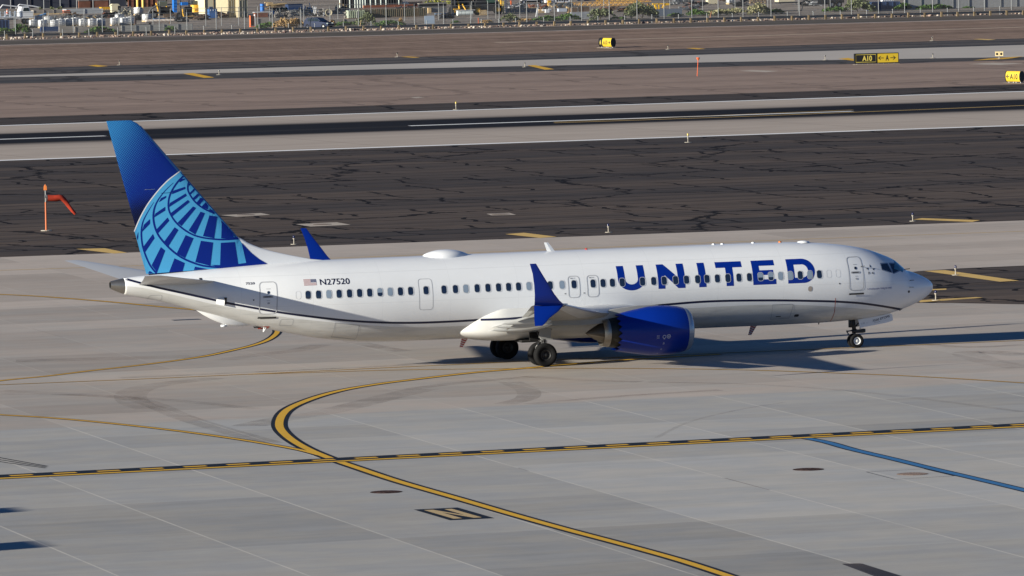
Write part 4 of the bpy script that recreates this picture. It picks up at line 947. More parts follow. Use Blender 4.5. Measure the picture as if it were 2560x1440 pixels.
field('letter_mark', [[nq(.16, .09), nq(.36, .09), nq(.36, .90), nq(.16, .90)], [nq(.62, .09), nq(.80, .09), nq(.80, .90), nq(.62, .90)], [nq(.36, .09), nq(.36, .34), nq(.62, .90), nq(.62, .64)]], m_paint('paint_tan', (.50, .37, .20)), .010)
# runway paint
RA, RB = ext(*ra), ext(*rb)
def rw(q1, q2, t0, t1, mat, name, z=.0):
    a = ext(q1, q2); y = lambda x: a[0][1]+(a[1][1]-a[0][1])*(x+900)/2200
    return field(name, [[(t0, y(t0)-.0), (t1, y(t1)), (t1, y(t1)+WD), (t0, y(t0)+WD)]], mat, z)
WD = 1.5; rw(ra[0], ra[1], -900, 1300, P_W, 'runway_edge_line', .002); WD = 1.4; rw(rb[0], rb[1], -900, 1300, P_W, 'runway_edge_line', .002)
cq = ((0, 348.8), (1280, 306.6)); WD = 1.15
for t in range(-6, 9):
    a0 = GA(1030, 315).x; L = GA(2133, 278).x-a0; per = a0-GA(268, 340).x+L
    rw(cq[0], cq[1], a0+t*per, a0+t*per+L, P_W, 'runway_centre_line', -.002)
line('runway_exit_line', [(1385, 307), (1600, 300), (1900, 289.5), (2133, 280.5), (2350, 272), (2560, 263.5), (2900, 250)], .55, P_YP, .0, 3)
line('runway_exit_line', [(1385, 304.5), (1600, 296.5), (1900, 284), (2133, 274.5)], .4, P_YP, -.001, 3)
# concrete pads let into the asphalt
PADS = [((551, 538), (652, 532.5), (676, 537), (591, 542)), ((739, 560.5), (842, 555.5), (877, 562), (776, 566.5)), ((1216, 534.5), (1273, 532), (1290, 537), (1229, 538.5)), ((1845, 177), (1880, 175), (1948, 177), (1915, 180)), ((2420, 160), (2480, 156.5), (2560, 158), (2500, 162)), ((1025, 244), (1045, 241.5), (1063, 242.5), (1040, 245))]
for q in PADS: field('concrete_pad', [polyG(q, 0)], pbr('pad_concrete', (.40, .34, .28), .9, noise=.1, nscale=.8), .003 if q[0][1] > 300 else -.012)
for q in ((614, 537.2), (806, 561), (1252, 535.6)):
    g_ = GA(*q); b = new(); lathe(b, [(0, .001), (.012, .001), (.012, .62), (0, .64)], (0, 0, 0), 'z', 20); o = obj('manhole_cover', b, pbr('cover_rust', (.14, .10, .07), .7)); w_ = G(*q); o.location = (w_.x, w_.y, .004)
    tag(o, {614: 'small cover in the concrete pad just right of the tail', 806: 'small cover in the pad above the far wingtip', 1252: 'small cover in the pad above the aircraft roof'}[q[0]], 'manhole cover')
# yellow shoulder bars
BARS = [((190, 622.5), (262, 620.8), (318, 632), (285, 634)), ((1263, 585.5), (1310, 582), (1392, 592), (1350, 595)), ((2282, 549), (2305, 545.5), (2450, 550.5), (2430, 555)), ((2310, 677.5), (2362, 675.5), (2548, 702), (2500, 704.5)), ((2331, 723), (2366, 721.5), (2366, 724.5), (2331, 726)), ((2295, 751), (2440, 743), (2458, 744.5), (2300, 756)),
 ((458, 184), (482, 182), (536, 193.5), (510, 194.5)), ((220, 164), (240, 162), (270, 165), (245, 167)), ((1318, 163.5), (1338, 162.5), (1386, 173), (1362, 174)), ((2095, 147), (2120, 144.5), (2150, 150), (2135, 152)), ((2432, 151), (2470, 146.5), (2560, 140.5), (2520, 147)), ((1002, 142), (1020, 141), (1050, 143), (1035, 144.2)), ((1715, 120.5), (1735, 119.5), (1765, 122), (1745, 123)), ((2432, 98), (2450, 96.8), (2490, 98.8), (2470, 100))]
for q in BARS: field('shoulder_bar', [polyG(q, 0)], P_YP if q[0][1] > 300 or q[0][1] < 100 else P_Y, .008 if q[0][1] > 300 else -.004)
line('yard_track', [(-400, 214), (0, 207.5)], .1, P_K, -.016, 0)
dirt_l = pbr('dust_track', (.33, .245, .18), .95, noise=.2, nscale=.4)
line('dirt_track', [(1240, 106), (1500, 99), (1900, 88.5), (2240, 77), (2560, 67), (3000, 54)], 3.0, dirt_l, -.028, 3)
# tyre scrub arcs on the concrete (worn rubber, partly see-through)
def m_scrub():
    s = NB('tyre_scrub'); n = s.noise(s.vec(s.f('MULTIPLY', s.X, .9), s.f('MULTIPLY', s.Y, .9)), 1.0, 7, .75); n2 = s.noise(s.vec(s.f('MULTIPLY', s.X, .12), s.f('MULTIPLY', s.Y, .12)), 1.0, 2)
    return s.done((.13, .092, .072), .9, alpha=s.f('MULTIPLY', s.lin(n, .35, .75, .04, .36), s.lin(n2, .35, .6, .35, .9)))
M_SC = m_scrub()
SCR = [([(0, 977), (150, 984), (300, 993), (380, 1010), (450, 1040), (560, 1075), (680, 1108)], 1.1), ([(540, 945), (430, 957), (350, 972), (326, 990), (340, 1008), (380, 1022)], 1.5), ([(620, 1065), (700, 1048), (800, 1033), (900, 1010), (980, 990), (1060, 972)], 1.6), ([(1030, 972), (1150, 957), (1330, 942)], .9),
 ([(1275, 955), (1318, 975), (1316, 995), (1262, 1010)], 1.1), ([(560, 900), (640, 888), (740, 876), (800, 862)], 1.2), ([(900, 858), (960, 870), (1010, 878)], 1.0), ([(40, 902), (300, 896), (520, 890)], 2.0), ([(2560, 888), (2470, 880), (2420, 884), (2480, 905), (2560, 920)], 1.6), ([(2300, 860), (2430, 868), (2560, 862)], .9), ([(1320, 1010), (1560, 990), (1800, 975)], .8), ([(300, 945), (900, 918), (1200, 900)], .8), ([(1640, 1095), (1720, 1056), (1840, 1026), (1960, 1006)], .22), ([(0, 985), (200, 988), (420, 1000), (640, 1022)], .8), ([(1620, 955), (1900, 962), (2200, 985), (2560, 1030)], .5), ([(1310, 940), (1450, 950), (1600, 955)], .7), ([(640, 930), (1000, 915), (1280, 898)], .5)]
for i, (p, w) in enumerate(SCR): field('tyre_mark', strokes(polyG(p, 6), w), M_SC, .0015+.0002*i)
# joints cut round the inspection slab, and the drain
line('slab_joint', [(2166, 1180), (2237, 1198.5), (2385, 1190), (2310, 1172.5), (2166, 1180)], .05, P_K, .0045, 0)
def cover(px, py, r, lab, mat):
    w_ = G(px, py); b = new(); lathe(b, [(0, r+.05), (.004, r+.04), (.004, r), (.012, r-.01), (.012, .001)], (0, 0, 0), 'z', 40)
    o = obj('manhole_cover', b, mat); o.location = (w_.x, w_.y, .002); tag(o, lab, 'manhole cover')
def m_cover():
    s = NB('cast_iron'); v = s.n.nodes.new('ShaderNodeTexVoronoi'); s.put(v.inputs['Vector'], s.P); v.inputs['Scale'].default_value = 9.0
    return s.done(s.mix(s.sm(v.outputs['Distance'], .35, .75), (.022, .013, .013), (.10, .06, .05)), .9, spec=.05)
M_CV = m_cover()
cover(965.5, 1230, .58, 'round dark iron manhole cover left of the wide yellow line', M_CV)
cover(2021, 1173.5, .58, 'round dark iron manhole cover between boundary line and blue line', M_CV)
cover(2281, 1185, .58, 'round speckled manhole cover inside a jointed square beside the blue line', pbr('cover_tan', (.22, .15, .11), .8, noise=.8, nscale=14))
q = [(2104, 1410), (2155, 1409), (2260, 1442), (2205, 1448)]; 
dr = field('trench_drain', [polyG(q, 0)], pbr('drain_grate', (.025, .02, .022), .7, noise=.4, nscale=9), .004, None, 'long dark trench drain grate at the lower right edge', 'drain')
b = new()
for i in range(18):
    u = i/17; a = Vector(GA(2104+100*u, 1410+36*u)); c = Vector(GA(2155+103*u, 1409+31*u)); box(b, ((a.x+c.x)/2, (a.y+c.y)/2, .004), ((c-a).length*.86, .02, .006), rot=Matrix.Rotation(math.atan2((c-a).y, (c-a).x), 3, 'Z'))
obj('grate_bars', b, pbr('grate_edge', (.07, .055, .05), .6), dr)

# ------------------------------------------------------------------ airfield lights, signs, windsock
def edge_light(px, py, cap, label, h=.52, base=.22, kind='blue', grp='blue taxiway edge lights'):
    w_ = G(px, py); t = empty('edge_light', (w_.x, w_.y, 0), 0, label, 'runway light', grp)
    b = new(); lathe(b, [(0, base), (.03, base*.95), (.035, .05)], (0, 0, 0), 'z', 16); obj('base_plate', b, pbr('light_cream', (.33, .30, .25), .6), t)
    b = new(); lathe(b, [(.03, .035), (.28, .03), (.30, .055), (h-.18, .045), (h-.16, .075), (h-.12, .075), (h-.12, .001)], (0, 0, 0), 'z', 14); obj('stem', b, pbr('light_cream', (.33, .30, .25), .6), t)
    b = new(); lathe(b, [(h-.12, .065), (h-.02, .07), (h+.03, .05), (h+.045, .001)], (0, 0, 0), 'z', 14); obj('lens', b, cap, t, True)
c_b = pbr('lens_blue', (.01, .012, .06), .15); c_k = pbr('lens_dark', (.02, .018, .016), .2); c_y = pbr('lens_yellow', (.65, .45, .05), .25)
for (px, py, lab) in ((735, 611, 'blue edge light on white base above the far wingtip'), (1521, 581, 'blue edge light on white base above the middle of the cabin roof'), (2282, 553, 'blue edge light beside the long yellow bar at right'), (2389, 688, 'blue edge light on the dark island, by the upper yellow bar'), (2339.5, 751, 'blue edge light on the dark island, just below the nose tip')):
    edge_light(px, py, c_b, lab)
for (px, py, lab) in ((298.5, 162.5, 'far edge light right of the leftmost yellow bar'), (547.5, 187, 'far edge light beside the yellow bar above the tail'), (993, 142.5, 'far edge light on the outer shoulder above the cabin'), (1312, 167.5, 'far edge light left of the wide yellow bar'), (1670, 123.5, 'far edge light on the gravel right of the round-backed sign'), (2063, 150, 'far edge light left of the black and yellow sign'), (2332, 145, 'far edge light right of the black and yellow sign'), (2330.5, 102, 'far edge light on the outer shoulder at far right')):
    edge_light(px, py, c_k, lab, .5, .3, grp='edge lights of the far taxiway')
edge_light(1140, 274, c_y, 'yellow-topped runway light beyond the far white line', .7, .3, grp='yellow runway edge lights'); edge_light(1720, 356, c_y, 'yellow-topped runway light on the near asphalt shoulder', .7, .3, grp='yellow runway edge lights')
def sign_face(parent, txt, x0, x1, z0, z1, y, mat, bold=.02):
    t = font_mesh(txt, bold); fit_uv(t, x0, x1, z0, z1)
    for v in t.verts: v.co = Vector((v.co.x, y, v.co.y))
    return obj('lettering', t, mat, parent)
def arrow(parent, x0, x1, z, y, mat, th=.07):
    d = 1 if x1 > x0 else -1
    P = strokes([(x0, z), (x1-d*.05, z)], th)+strokes([(x1-d*.24, z+.2), (x1, z), (x1-d*.24, z-.2)], th)
    b = polybm(P); 
    for v in b.verts: v.co = Vector((v.co.x, y, v.co.y))
    return obj('arrow', b, mat, parent)
s_y = pbr('sign_yellow', (.56, .39, .02), .55, noise=.06, nscale=2); s_k = pbr('sign_black', (.012, .012, .013), .4); s_yt = pbr('sign_gold_text', (.62, .50, .10), .45)
def legs(t, xs, pad):
    for x in xs:
        b = new(); tube(b, (x, 0, 0), (x, 0, .16), .035, n=8); tube(b, (x, 0, 0), (x, 0, .03), .09, n=10); obj('leg', b, pbr('leg_white', (.6, .6, .58), .5), t)
    b = new(); box(b, (0, 0, .015), (xs[-1]-xs[0]+.9, .9, .03)); obj('concrete_base', b, pbr('pad_concrete', (.40, .34, .28), .9), t)
# large straight sign
w_ = G(2191, 160); sg = empty('taxiway_sign', (w_.x, w_.y, -.03), AF-math.radians(8), 'long sign of a black A10 half and a yellow left-A-right arrow half', 'airfield sign')
SW, SH_ = 4.95, 1.04
b = new(); box(b, (-SW/4, .0, .16+SH_/2), (SW/2-.01, .24, SH_)); obj('black_panel', b, s_k, sg)
b = new(); box(b, (SW/4, .0, .16+SH_/2), (SW/2-.01, .24, SH_)); obj('yellow_panel', b, s_y, sg)
b = new(); 
for x0, x1, zz0, zz1 in ((-SW/2, SW/2, .13, .19), (-SW/2, SW/2, .16+SH_-.03, .16+SH_+.03)): box(b, ((x0+x1)/2, 0, (zz0+zz1)/2), (x1-x0, .30, zz1-zz0))
for x in (-SW/2, 0, SW/2): box(b, (x, 0, .16+SH_/2), (.07, .30, SH_))
obj('sign_frame', b, s_k, sg)
b = polybm(strokes([(-SW/2+.14, .27), (-.1, .27), (-.1, 1.09), (-SW/2+.14, 1.09)], .035, True)); 
for v in b.verts: v.co = Vector((v.co.x, -.124, v.co.y))
obj('sign_border', b, s_yt, sg)
sign_face(sg, 'A10', -1.62, -.52, .38, .98, -.127, s_yt, .03); sign_face(sg, 'A', 1.02, 1.38, .38, .98, -.127, s_k, .03)
arrow(sg, .80, .22, .68, -.127, s_k); arrow(sg, 1.55, 2.12, .68, -.127, s_k); legs(sg, [-2.2, -1.6, -1.0, -.4, .2, .8, 1.4, 2.0], 1)
# two short round-backed signs turned away from the camera
def drum_sign(px, py, rz, texts, label, L=1.5, D=.62):
    w_ = G(px, py); t = empty('taxiway_sign', (w_.x, w_.y, -.04), rz, label, 'airfield sign')
    def prof(n=14):
        return [(-.42*math.cos(a)*D*1.0, .68+.56*math.sin(a)) for a in [math.radians(-68+136*k/n) for k in range(n+1)]]
    P = prof(); F = [(y, z) for y, z in P]; B_ = [(-y, z) for y, z in P][::-1]; ringp = F+B_
    for (x0, x1, mat, nm) in texts['panels']:
        b = new(); rings(b, [[Vector((x0, y, z)) for y, z in ringp], [Vector((x1, y, z)) for y, z in ringp]]); obj(nm, fixn(b), mat, t)
    b = new(); 
    for x in (-L/2, L/2): 
        b = new(); rings(b, [[Vector((x-.05, y*1.06, .68+(z-.68)*1.04)) for y, z in ringp], [Vector((x+.05, y*1.06, .68+(z-.68)*1.04)) for y, z in ringp]]); obj('end_cap', fixn(b), s_k, t)
    for txt, x0, x1, mat in texts['words']:
        m = font_mesh(txt, .02); fit_uv(m, x0, x1, .40, .95); cutgrid(m, 1, .08)
        for v in m.verts:
            a = math.asin(max(-1, min(1, (v.co.y-.68)/.56))); v.co = Vector((v.co.x, -.42*math.cos(a)*D-.008, v.co.y))
        obj('lettering', m, mat, t)
    for x0, x1 in texts.get('arrows', []): arrow(t, x0, x1, .68, -.42*D-.01, s_k, .08)
    legs(t, [-L/2+.2, -.2, .2, L/2-.2], 1); return t
drum_sign(1518, 119, math.radians(-76), {'panels': [(-1.35, -.62, s_k, 'black_panel'), (-.60, 1.3, s_y, 'yellow_panel')], 'words': [('A', -1.15, -.85, s_yt), ('A10', -.40, .55, s_k)], 'arrows': [(.72, 1.12)]}, 'short drum sign, black and yellow, alone on the gravel reading A10 with right arrow', 2.7, .8)
drum_sign(2537, 207, math.radians(-70), {'panels': [(-1.05, 1.0, s_y, 'yellow_panel')], 'words': [('A10', -.38, .75, s_k)], 'arrows': [(-.45, -.88)]}, 'short yellow drum sign with left arrow and A10 at the right edge', 2.1, .75)
# guard light pair
w_ = G(2498, 147); t = empty('guard_light', (w_.x, w_.y, -.02), math.radians(-25), 'pair of cream boxed guard lights on a stand at far right', 'runway light')
for x in (-.22, .24):
    b = new(); box(b, (x, 0, .58), (.42, .3, .5)); box(b, (x, -.14, .80), (.46, .12, .06)); obj('lamp_box', b, pbr('guard_cream', (.66, .55, .30), .5), t)
    b = new(); lathe(b, [(-.156, .001), (-.156, .14)], (x, 0, .56), 'y', 16); obj('lens', b, c_k, t)
b = new(); tube(b, (0, 0, 0), (0, 0, .36), .05, n=8); tube(b, (0, 0, 0), (0, 0, .03), .3, n=12); tube(b, (-.3, 0, .33), (.3, 0, .33), .03, n=8); obj('stand', b, pbr('light_cream', (.33, .30, .25), .6), t)
# slim orange marker pole with a cup top
w_ = G(1743, 190); t = empty('marker_pole', (w_.x, w_.y, -.03), 0, 'slim leaning orange pole with a small fanned head on the pink pavement', 'pole')
o_m = pbr('marker_orange', (.75, .13, .035), .5)
b = new(); tube(b, (0, 0, 0), (.13, 0, 1.75), .035, n=8); obj('pole', b, o_m, t); b = new(); tube(b, (.13, 0, 1.70), (.14, 0, 1.98), .09, .20, 10); obj('pole_head', b, o_m, t)
# windsock
w_ = G(115.7, 577); t = empty('windsock', (w_.x, w_.y, 0), math.radians(-8), 'orange windsock hanging limp from an orange pole left of the tail', 'windsock')
sc = (w_-Vector(CAMP)).length/FPX
wo = pbr('windsock_orange', (.34, .026, .006), .75, noise=.15, nscale=3); po = pbr('pole_orange', (.50, .13, .04), .5)
H = lambda p: p*sc
b = new(); tube(b, (0, 0, 0), (0, 0, H(72)), .065, .055, 12); obj('pole', b, po, t)
b = new(); tube(b, (0, 0, H(72)), (0, 0, H(102)), .04, .04, 10); tube(b, (-.05, 0, H(86)), (.1, 0, H(86)), .10, .10, 10); obj('mast_head', b, pbr('galv', (.35, .35, .34), .4, metal=.7), t)
b = new(); box(b, (0, 0, H(107)), (H(7), .2, H(11)), taper=(.85, .85)); tube(b, (0, 0, H(112)), (0, 0, H(116)), .05, .02, 8); obj('obstruction_light', b, pbr('box_orange', (.75, .22, .05), .5), t)
b = new(); tube(b, (0, 0, 0), (0, 0, .05), .36, n=16); obj('base_plate', b, pbr('light_cream', (.33, .30, .25), .6), t)
cen = [(3, 82, 8.2), (8, 81.5, 8.2), (16, 81, 8.0), (26, 81, 8.0), (34, 82, 7.8), (40, 81, 7.4), (46, 76, 6.6), (51, 70, 5.6), (56, 63, 5.0), (62, 55, 4.8), (67, 48, 4.5), (72, 42, 4.0), (74, 40, 3.4)]
b = new(); R = []
for i, (x, z, r) in enumerate(cen):
    x1, z1, _ = cen[min(i+1, len(cen)-1)]; x0, z0_, _ = cen[max(i-1, 0)]; d = Vector((x1-x0, 0, z1-z0_)).normalized(); nn = Vector((-d.z, 0, d.x)); ring = []
    for k in range(16):
        a = 2*math.pi*k/16; rr = r*(1+.10*math.sin(3*a+i*1.3)*(i > 2)); ring.append((Vector((x, 0, z))+nn*rr*math.cos(a)+Vector((0, 1, 0))*rr*math.sin(a))*sc)
    R.append(ring)
rings(b, R, cap0=False, cap1=False); obj('sock', fixn(b), wo, t, True)
b = new(); lathe(b, [(-.02, H(8.6)), (.02, H(8.6)), (.02, H(8.1)), (-.02, H(8.1)), (-.02, H(8.6))], (H(3), 0, H(82)), 'x', 20); tube(b, (0, 0, H(90)), (H(3), 0, H(90)), .02, n=6); tube(b, (0, 0, H(74)), (H(3), 0, H(74)), .02, n=6); obj('hoop', b, pbr('galv', (.35, .35, .34), .4, metal=.7), t)
# small drainage grate patch under the tail
w_ = G(466, 799.5); b = new(); box(b, (0, 0, .006), (1.5, .6, .01)); o = obj('drain_grate', b, m_dark); o.location = (w_.x, w_.y, .0); tag(o, 'dark oblong drain cover in the concrete just under the tail cone', 'drain')

# made-up masts out of view at left, added to cast two small shadows
for (px, py, hm, w_, lab) in ((95, 1360, 7.5, 2.5, 'added shadow caster out of view at left, shading the lower apron'), (38, 1274, 7.0, 1.9, 'added shadow caster out of view at left, shading the upper apron')):
    g_ = G(px, py); base = g_+Vector((LDIR.x, LDIR.y, 0))*(hm/LDIR.z); t = empty('shadow_caster', (base.x, base.y, 0), 0, lab, 'shadow caster')
    b = new(); tube(b, (0, 0, 0), (0, 0, hm-.8), .12, .07, 12); obj('mast', b, pbr('caster_grey', (.35, .35, .34), .5), t)
    b = new(); box(b, (0, 0, hm-.45), (.35, w_, .9)); obj('shadow_head', b, pbr('caster_grey', (.35, .35, .34), .5), t)
# ------------------------------------------------------------------ fences, guardrail and the storage yard beyond the road
rnd = random.Random(11)
def at(px, py): w_ = G(px, py); return w_, (w_-Vector(CAMP)).length/FPX
def yd(name, px, py, label, cat, rz=0.0, group=None):
    w_, sc = at(px, py); return empty(name, (w_.x, w_.y, -.024), AF+rz, label, cat, group), sc
galv = pbr('galvanised', (.27, .28, .285), .5, metal=.3); galv_d = pbr('galvanised_dark', (.16, .17, .18), .5, metal=.3)
wood = pbr('post_wood', (.17, .125, .07), .8, noise=.4, nscale=1.5); wood_l = pbr('timber_pale', (.52, .38, .20), .8, noise=.3, nscale=1.5); wood_d = pbr('timber_dark', (.12, .08, .055), .85, noise=.3, nscale=2)
railm = pbr('rail_blue_grey', (.045, .055, .075), .5, metal=.3); conc = pbr('block_concrete', (.25, .23, .21), .9, noise=.15, nscale=.8); white = pbr('plastic_white', (.62, .63, .65), .45); cream = pbr('paint_cream', (.60, .54, .38), .5, noise=.05)
yel = pbr('machine_yellow', (.62, .34, .02), .45, noise=.1, nscale=2); blk = pbr('machine_black', (.02, .02, .022), .5); blu = pbr('drum_blue', (.02, .15, .50), .4); blu_d = pbr('steel_dark_blue', (.02, .045, .12), .5); rust = pbr('rust_brown', (.20, .075, .045), .8, noise=.3, nscale=2); red_o = pbr('orange_red', (.75, .16, .05), .55)
beige = pbr('container_beige', (.38, .33, .22), .6, noise=.08, nscale=1.5); gls = pbr('yard_glass', (.02, .03, .035), .1, spec=.8)
# guardrail with timber blocks
GP = [17, 63, 108, 153, 198, 243, 289, 333, 378, 423, 466, 511, 555, 601, 644, 689, 733, 777, 821, 865, 909, 953, 997, 1041, 1083, 1128, 1172, 1213, 1259, 1299, 1342, 1386, 1427, 1470, 1514, 1557, 1598, 1642, 1685, 1727, 1769, 1811, 1853, 1895, 1937, 1980, 2022, 2064, 2105, 2147, 2188, 2230, 2271, 2312, 2354, 2394, 2436, 2476, 2517, 2558]
gy = lambda x: 97.5-(97.5-36.5)*x/2560
t, sc = yd('guardrail', 0, gy(0), 'long low guardrail of timber blocks behind the rock strip', 'guardrail'); org = t.location.copy(); inv = Matrix.Rotation(-AF, 3, 'Z')
loc = lambda px, py: inv @ (G(px, py)-org)
p0 = None
for px in GP:
    p = loc(px, gy(px)); b = new(); h = rnd.uniform(.56, .70); box(b, (p.x, p.y, h/2), (.23, .24, h), taper=(.97, .97)); obj('post', b, wood, t)
a, c = loc(-60, gy(-60)), loc(2620, gy(2620)); n = 40; b = new()
prof = [(-.02, .30), (.05, .36), (-.02, .43), (.05, .50), (-.02, .57), (-.04, .57), (.03, .50), (-.04, .43), (.03, .36), (-.04, .30)]
rings(b, [[Vector((a.x+(c.x-a.x)*i/n, a.y+(c.y-a.y)*i/n+1.6+y, z)) for y, z in prof] for i in range(n+1)]); obj('rail', fixn(b), railm, t)
b = new(); box(b, ((a.x+c.x)/2, (a.y+c.y)/2+5.0, .14), ((c-a).length, 1.2, .28), rot=Matrix.Rotation(math.atan2((c-a).y, (c-a).x), 3, 'Z')); obj('backing_kerb', b, pbr('kerb_dark', (.11, .095, .09), .9), t)
# wire fence of short posts
WP = [12, 82, 157, 223, 295, 366, 437.5, 509.5, 580, 648.5, 721.5, 787, 859, 928, 996, 1067.5, 1133, 1204, 1247, 1289.7, 1359.6, 1426, 1495, 1562.5, 1630, 1697, 1767, 1831, 1897, 1969, 2033, 2101, 2166.6, 2232, 2301, 2369, 2434, 2500]
wy = lambda x: 97.0-(97.0-34.5)*x/2560
t, sc = yd('wire_fence', 0, wy(0), 'low fence of thin grey posts and wires along the rocks', 'fence'); org = t.location.copy()
for px in WP:
    p = loc(px, wy(px)); h = 1.08+rnd.uniform(-.05, .05); b = new(); tube(b, (p.x, p.y, 0), (p.x+rnd.uniform(-.03, .03), p.y, h), .055, n=8); tube(b, (p.x, p.y, h-.04), (p.x, p.y, h+.05), .085, n=8); obj('post', b, galv, t)
for hz in (.45, .72, .98):
    b = new(); tube(b, loc(-60, wy(-60))+Vector((0, 0, hz)), loc(2620, wy(2620))+Vector((0, 0, hz)), .018, n=5); obj('wire', b, galv_d, t)
# tall chain-link fence with outrigger arms
def m_mesh():
    s = NB('chain_link'); s.put(s.b.inputs['Base Color'], (.25, .26, .27)); s.put(s.b.inputs['Alpha'], .10); s.b.inputs['Roughness'].default_value = .6; return s.m
M_ML = m_mesh()
def chain(name, pts, h, lab, arm=True, r=.055, mesh=True):
    t, sc = yd(name, pts[0][0], pts[0][1], lab, 'fence'); org = t.location.copy(); L = lambda px, py: inv @ (G(px, py)-org)
    for px, py in pts:
        p = L(px, py); b = new(); tube(b, (p.x, p.y, 0), (p.x, p.y, h), r, n=8)
        if arm: tube(b, (p.x, p.y, h-.02), (p.x-.12, p.y-.32, h+.34), r*.8, n=6)
        obj('post', b, galv, t)
    a, c = L(*pts[0]), L(*pts[-1])
    for hz, rr in ((h-.08, .03), (.1, .02)):
        b = new(); tube(b, a+Vector((0, 0, hz)), c+Vector((0, 0, hz)), rr, n=6); obj('rail', b, galv_d, t)
    if arm:
        b = new(); 
        tube(b, a+Vector((-.12, -.30, h+.30)), c+Vector((-.12, -.30, h+.30)), .012, n=4); obj('barbed_wire', b, galv_d, t)
    if mesh:
        b = new(); b.faces.new([b.verts.new(v) for v in (a+Vector((0, .04, .1)), c+Vector((0, .04, .1)), c+Vector((0, .04, h)), a+Vector((0, .04, h)))]); obj('mesh', b, M_ML, t)
cy = lambda x: 92.5-(92.5-24)*x/2560
CP = [-30, 39.5, 109, 184, 256.5, 329, 399, 468, 541, 612, 681.6, 753, 826, 896.6, 966, 1036.7, 1109.7, 1177, 1248.6, 1317.5, 1386.6, 1454.6, 1523.7, 1593, 1660.6, 1730, 1796, 1858, 1928, 1998.8, 2062.7, 2129, 2196.6, 2262, 2332, 2396.7, 2461.6, 2529, 2596]
chain('chain_link_fence', [(x, cy(x)) for x in CP], 2.72, 'tall chain-link fence with arms running along the whole yard')
C2 = [-52, 36, 122, 211, 297, 383, 427, 515, 554, 597, 645, 675, 760, 845, 928, 1012, 1097, 1180, 1220, 1240, 1300, 1344, 1430, 1510, 1594, 1675, 1757, 1838, 1920, 1996, 2076, 2155, 2234, 2312, 2392, 2472, 2552, 2620]
chain('second_chain_link_fence', [(x, 78-(78-13)*x/2560) for x in C2], 2.6, 'second chain-link fence set back behind the first one', False, .045, False)
chain('far_chain_link_fence', [(x, 24-x*.012) for x in (-20, 27, 69, 110, 151, 192, 233, 275)], 2.9, 'far chain-link fence at top left before the dark wall', False, .07, False)
# rocks along the road: riprap strip, uncountable
b = new(); r_ = random.Random(3)
for i in range(1900):
    px = -20+2600*r_.random(); den = .35+.65*min(1, px/900)
    if r_.random() > den: continue
    base = 101.2-(101.2-35.5)*px/2560; py = base-.6-r_.random()**1.1*5.0; w_ = G(px, py); s_ = r_.uniform(.06, .20)*(1.35 if r_.random() < .12 else 1)
    blob(b, (w_.x, w_.y, s_*.45), (s_, s_*r_.uniform(.7, 1.1), s_*r_.uniform(.6, .9)), 1, .22, mi=r_.choice((0, 0, 1, 2)), rnd=r_)
o = obj('riprap_rocks', b, [pbr('rock_tan', (.30, .22, .18), .9, noise=.3, nscale=3), pbr('rock_pale', (.50, .44, .38), .9, noise=.2, nscale=3), pbr('rock_dark', (.14, .095, .085), .9, noise=.3, nscale=3)]); o['kind'] = 'stuff'; tag(o, 'strip of loose rocks between perimeter road and guardrail', 'rocks')
# ---- vegetation
def leafmat(name, c1, c2):
    s = NB(name); n = s.noise(s.P, 2.2, 4, .7); return s.done(s.mix(s.sm(n, .35, .65), c1, c2), .8, spec=.2)
lf = {'green': leafmat('leaf_green', (.030, .070, .016), (.085, .15, .035)), 'grey': leafmat('leaf_grey_green', (.075, .095, .045), (.18, .20, .11)), 'dry': leafmat('leaf_straw', (.24, .15, .06), (.50, .34, .16)), 'yellow': leafmat('leaf_yellow_green', (.16, .18, .03), (.36, .36, .07)), 'pale': leafmat('leaf_pale', (.15, .17, .07), (.40, .36, .22))}
def bush(px, py, wpx, hpx, kind, label, name='bush', cat='bush', n=420, trunk=False, deep=None):
    t, sc = yd(name, px, py, label, cat); W_ = wpx*sc; H_ = hpx*sc; r_ = random.Random(int(px*7+py)); b = new(); D = deep or min(W_, 3.5)
    cl = [(r_.uniform(-.42, .42), r_.uniform(-.4, .4), r_.uniform(.25, .8), r_.uniform(.16, .30)) for _ in range(14)]
    for i in range(n):
        cx, cyy, cz, cr = r_.choice(cl); d = Vector((r_.gauss(0, 1), r_.gauss(0, 1), r_.gauss(0, 1))).normalized()*cr*r_.random()**.35
        x, y, z = cx+d.x, cyy+d.y, cz+d.z*.9; k = 1-.55*abs(x*2)**2
        z *= k if not trunk else 1; z = max(.02, min(1, z)) if not trunk else .35+.65*z
        s_ = r_.uniform(.05, .11)*(1+W_*.16); c = Vector((x*W_, y*D, z*H_)); q = Matrix.Rotation(r_.uniform(0, 6.3), 3, Vector((r_.random(), r_.random(), r_.random())).normalized())
        b.faces.new([b.verts.new(c+q @ Vector(v)*s_) for v in ((-1, -.6, 0), (1, -.6, .2), (.2, 1.2, 0))])
    obj('foliage' if not trunk else 'crown', b, lf[kind], t)
    b = new()
    for i in range(5):
        a = r_.uniform(0, 6.3); tube(b, (0, 0, 0), (math.cos(a)*W_*.25, math.sin(a)*D*.25, H_*.6), .03*(3 if trunk else 1), .012, 5)
    obj('stems' if not trunk else 'trunk', b, wood_d, t)
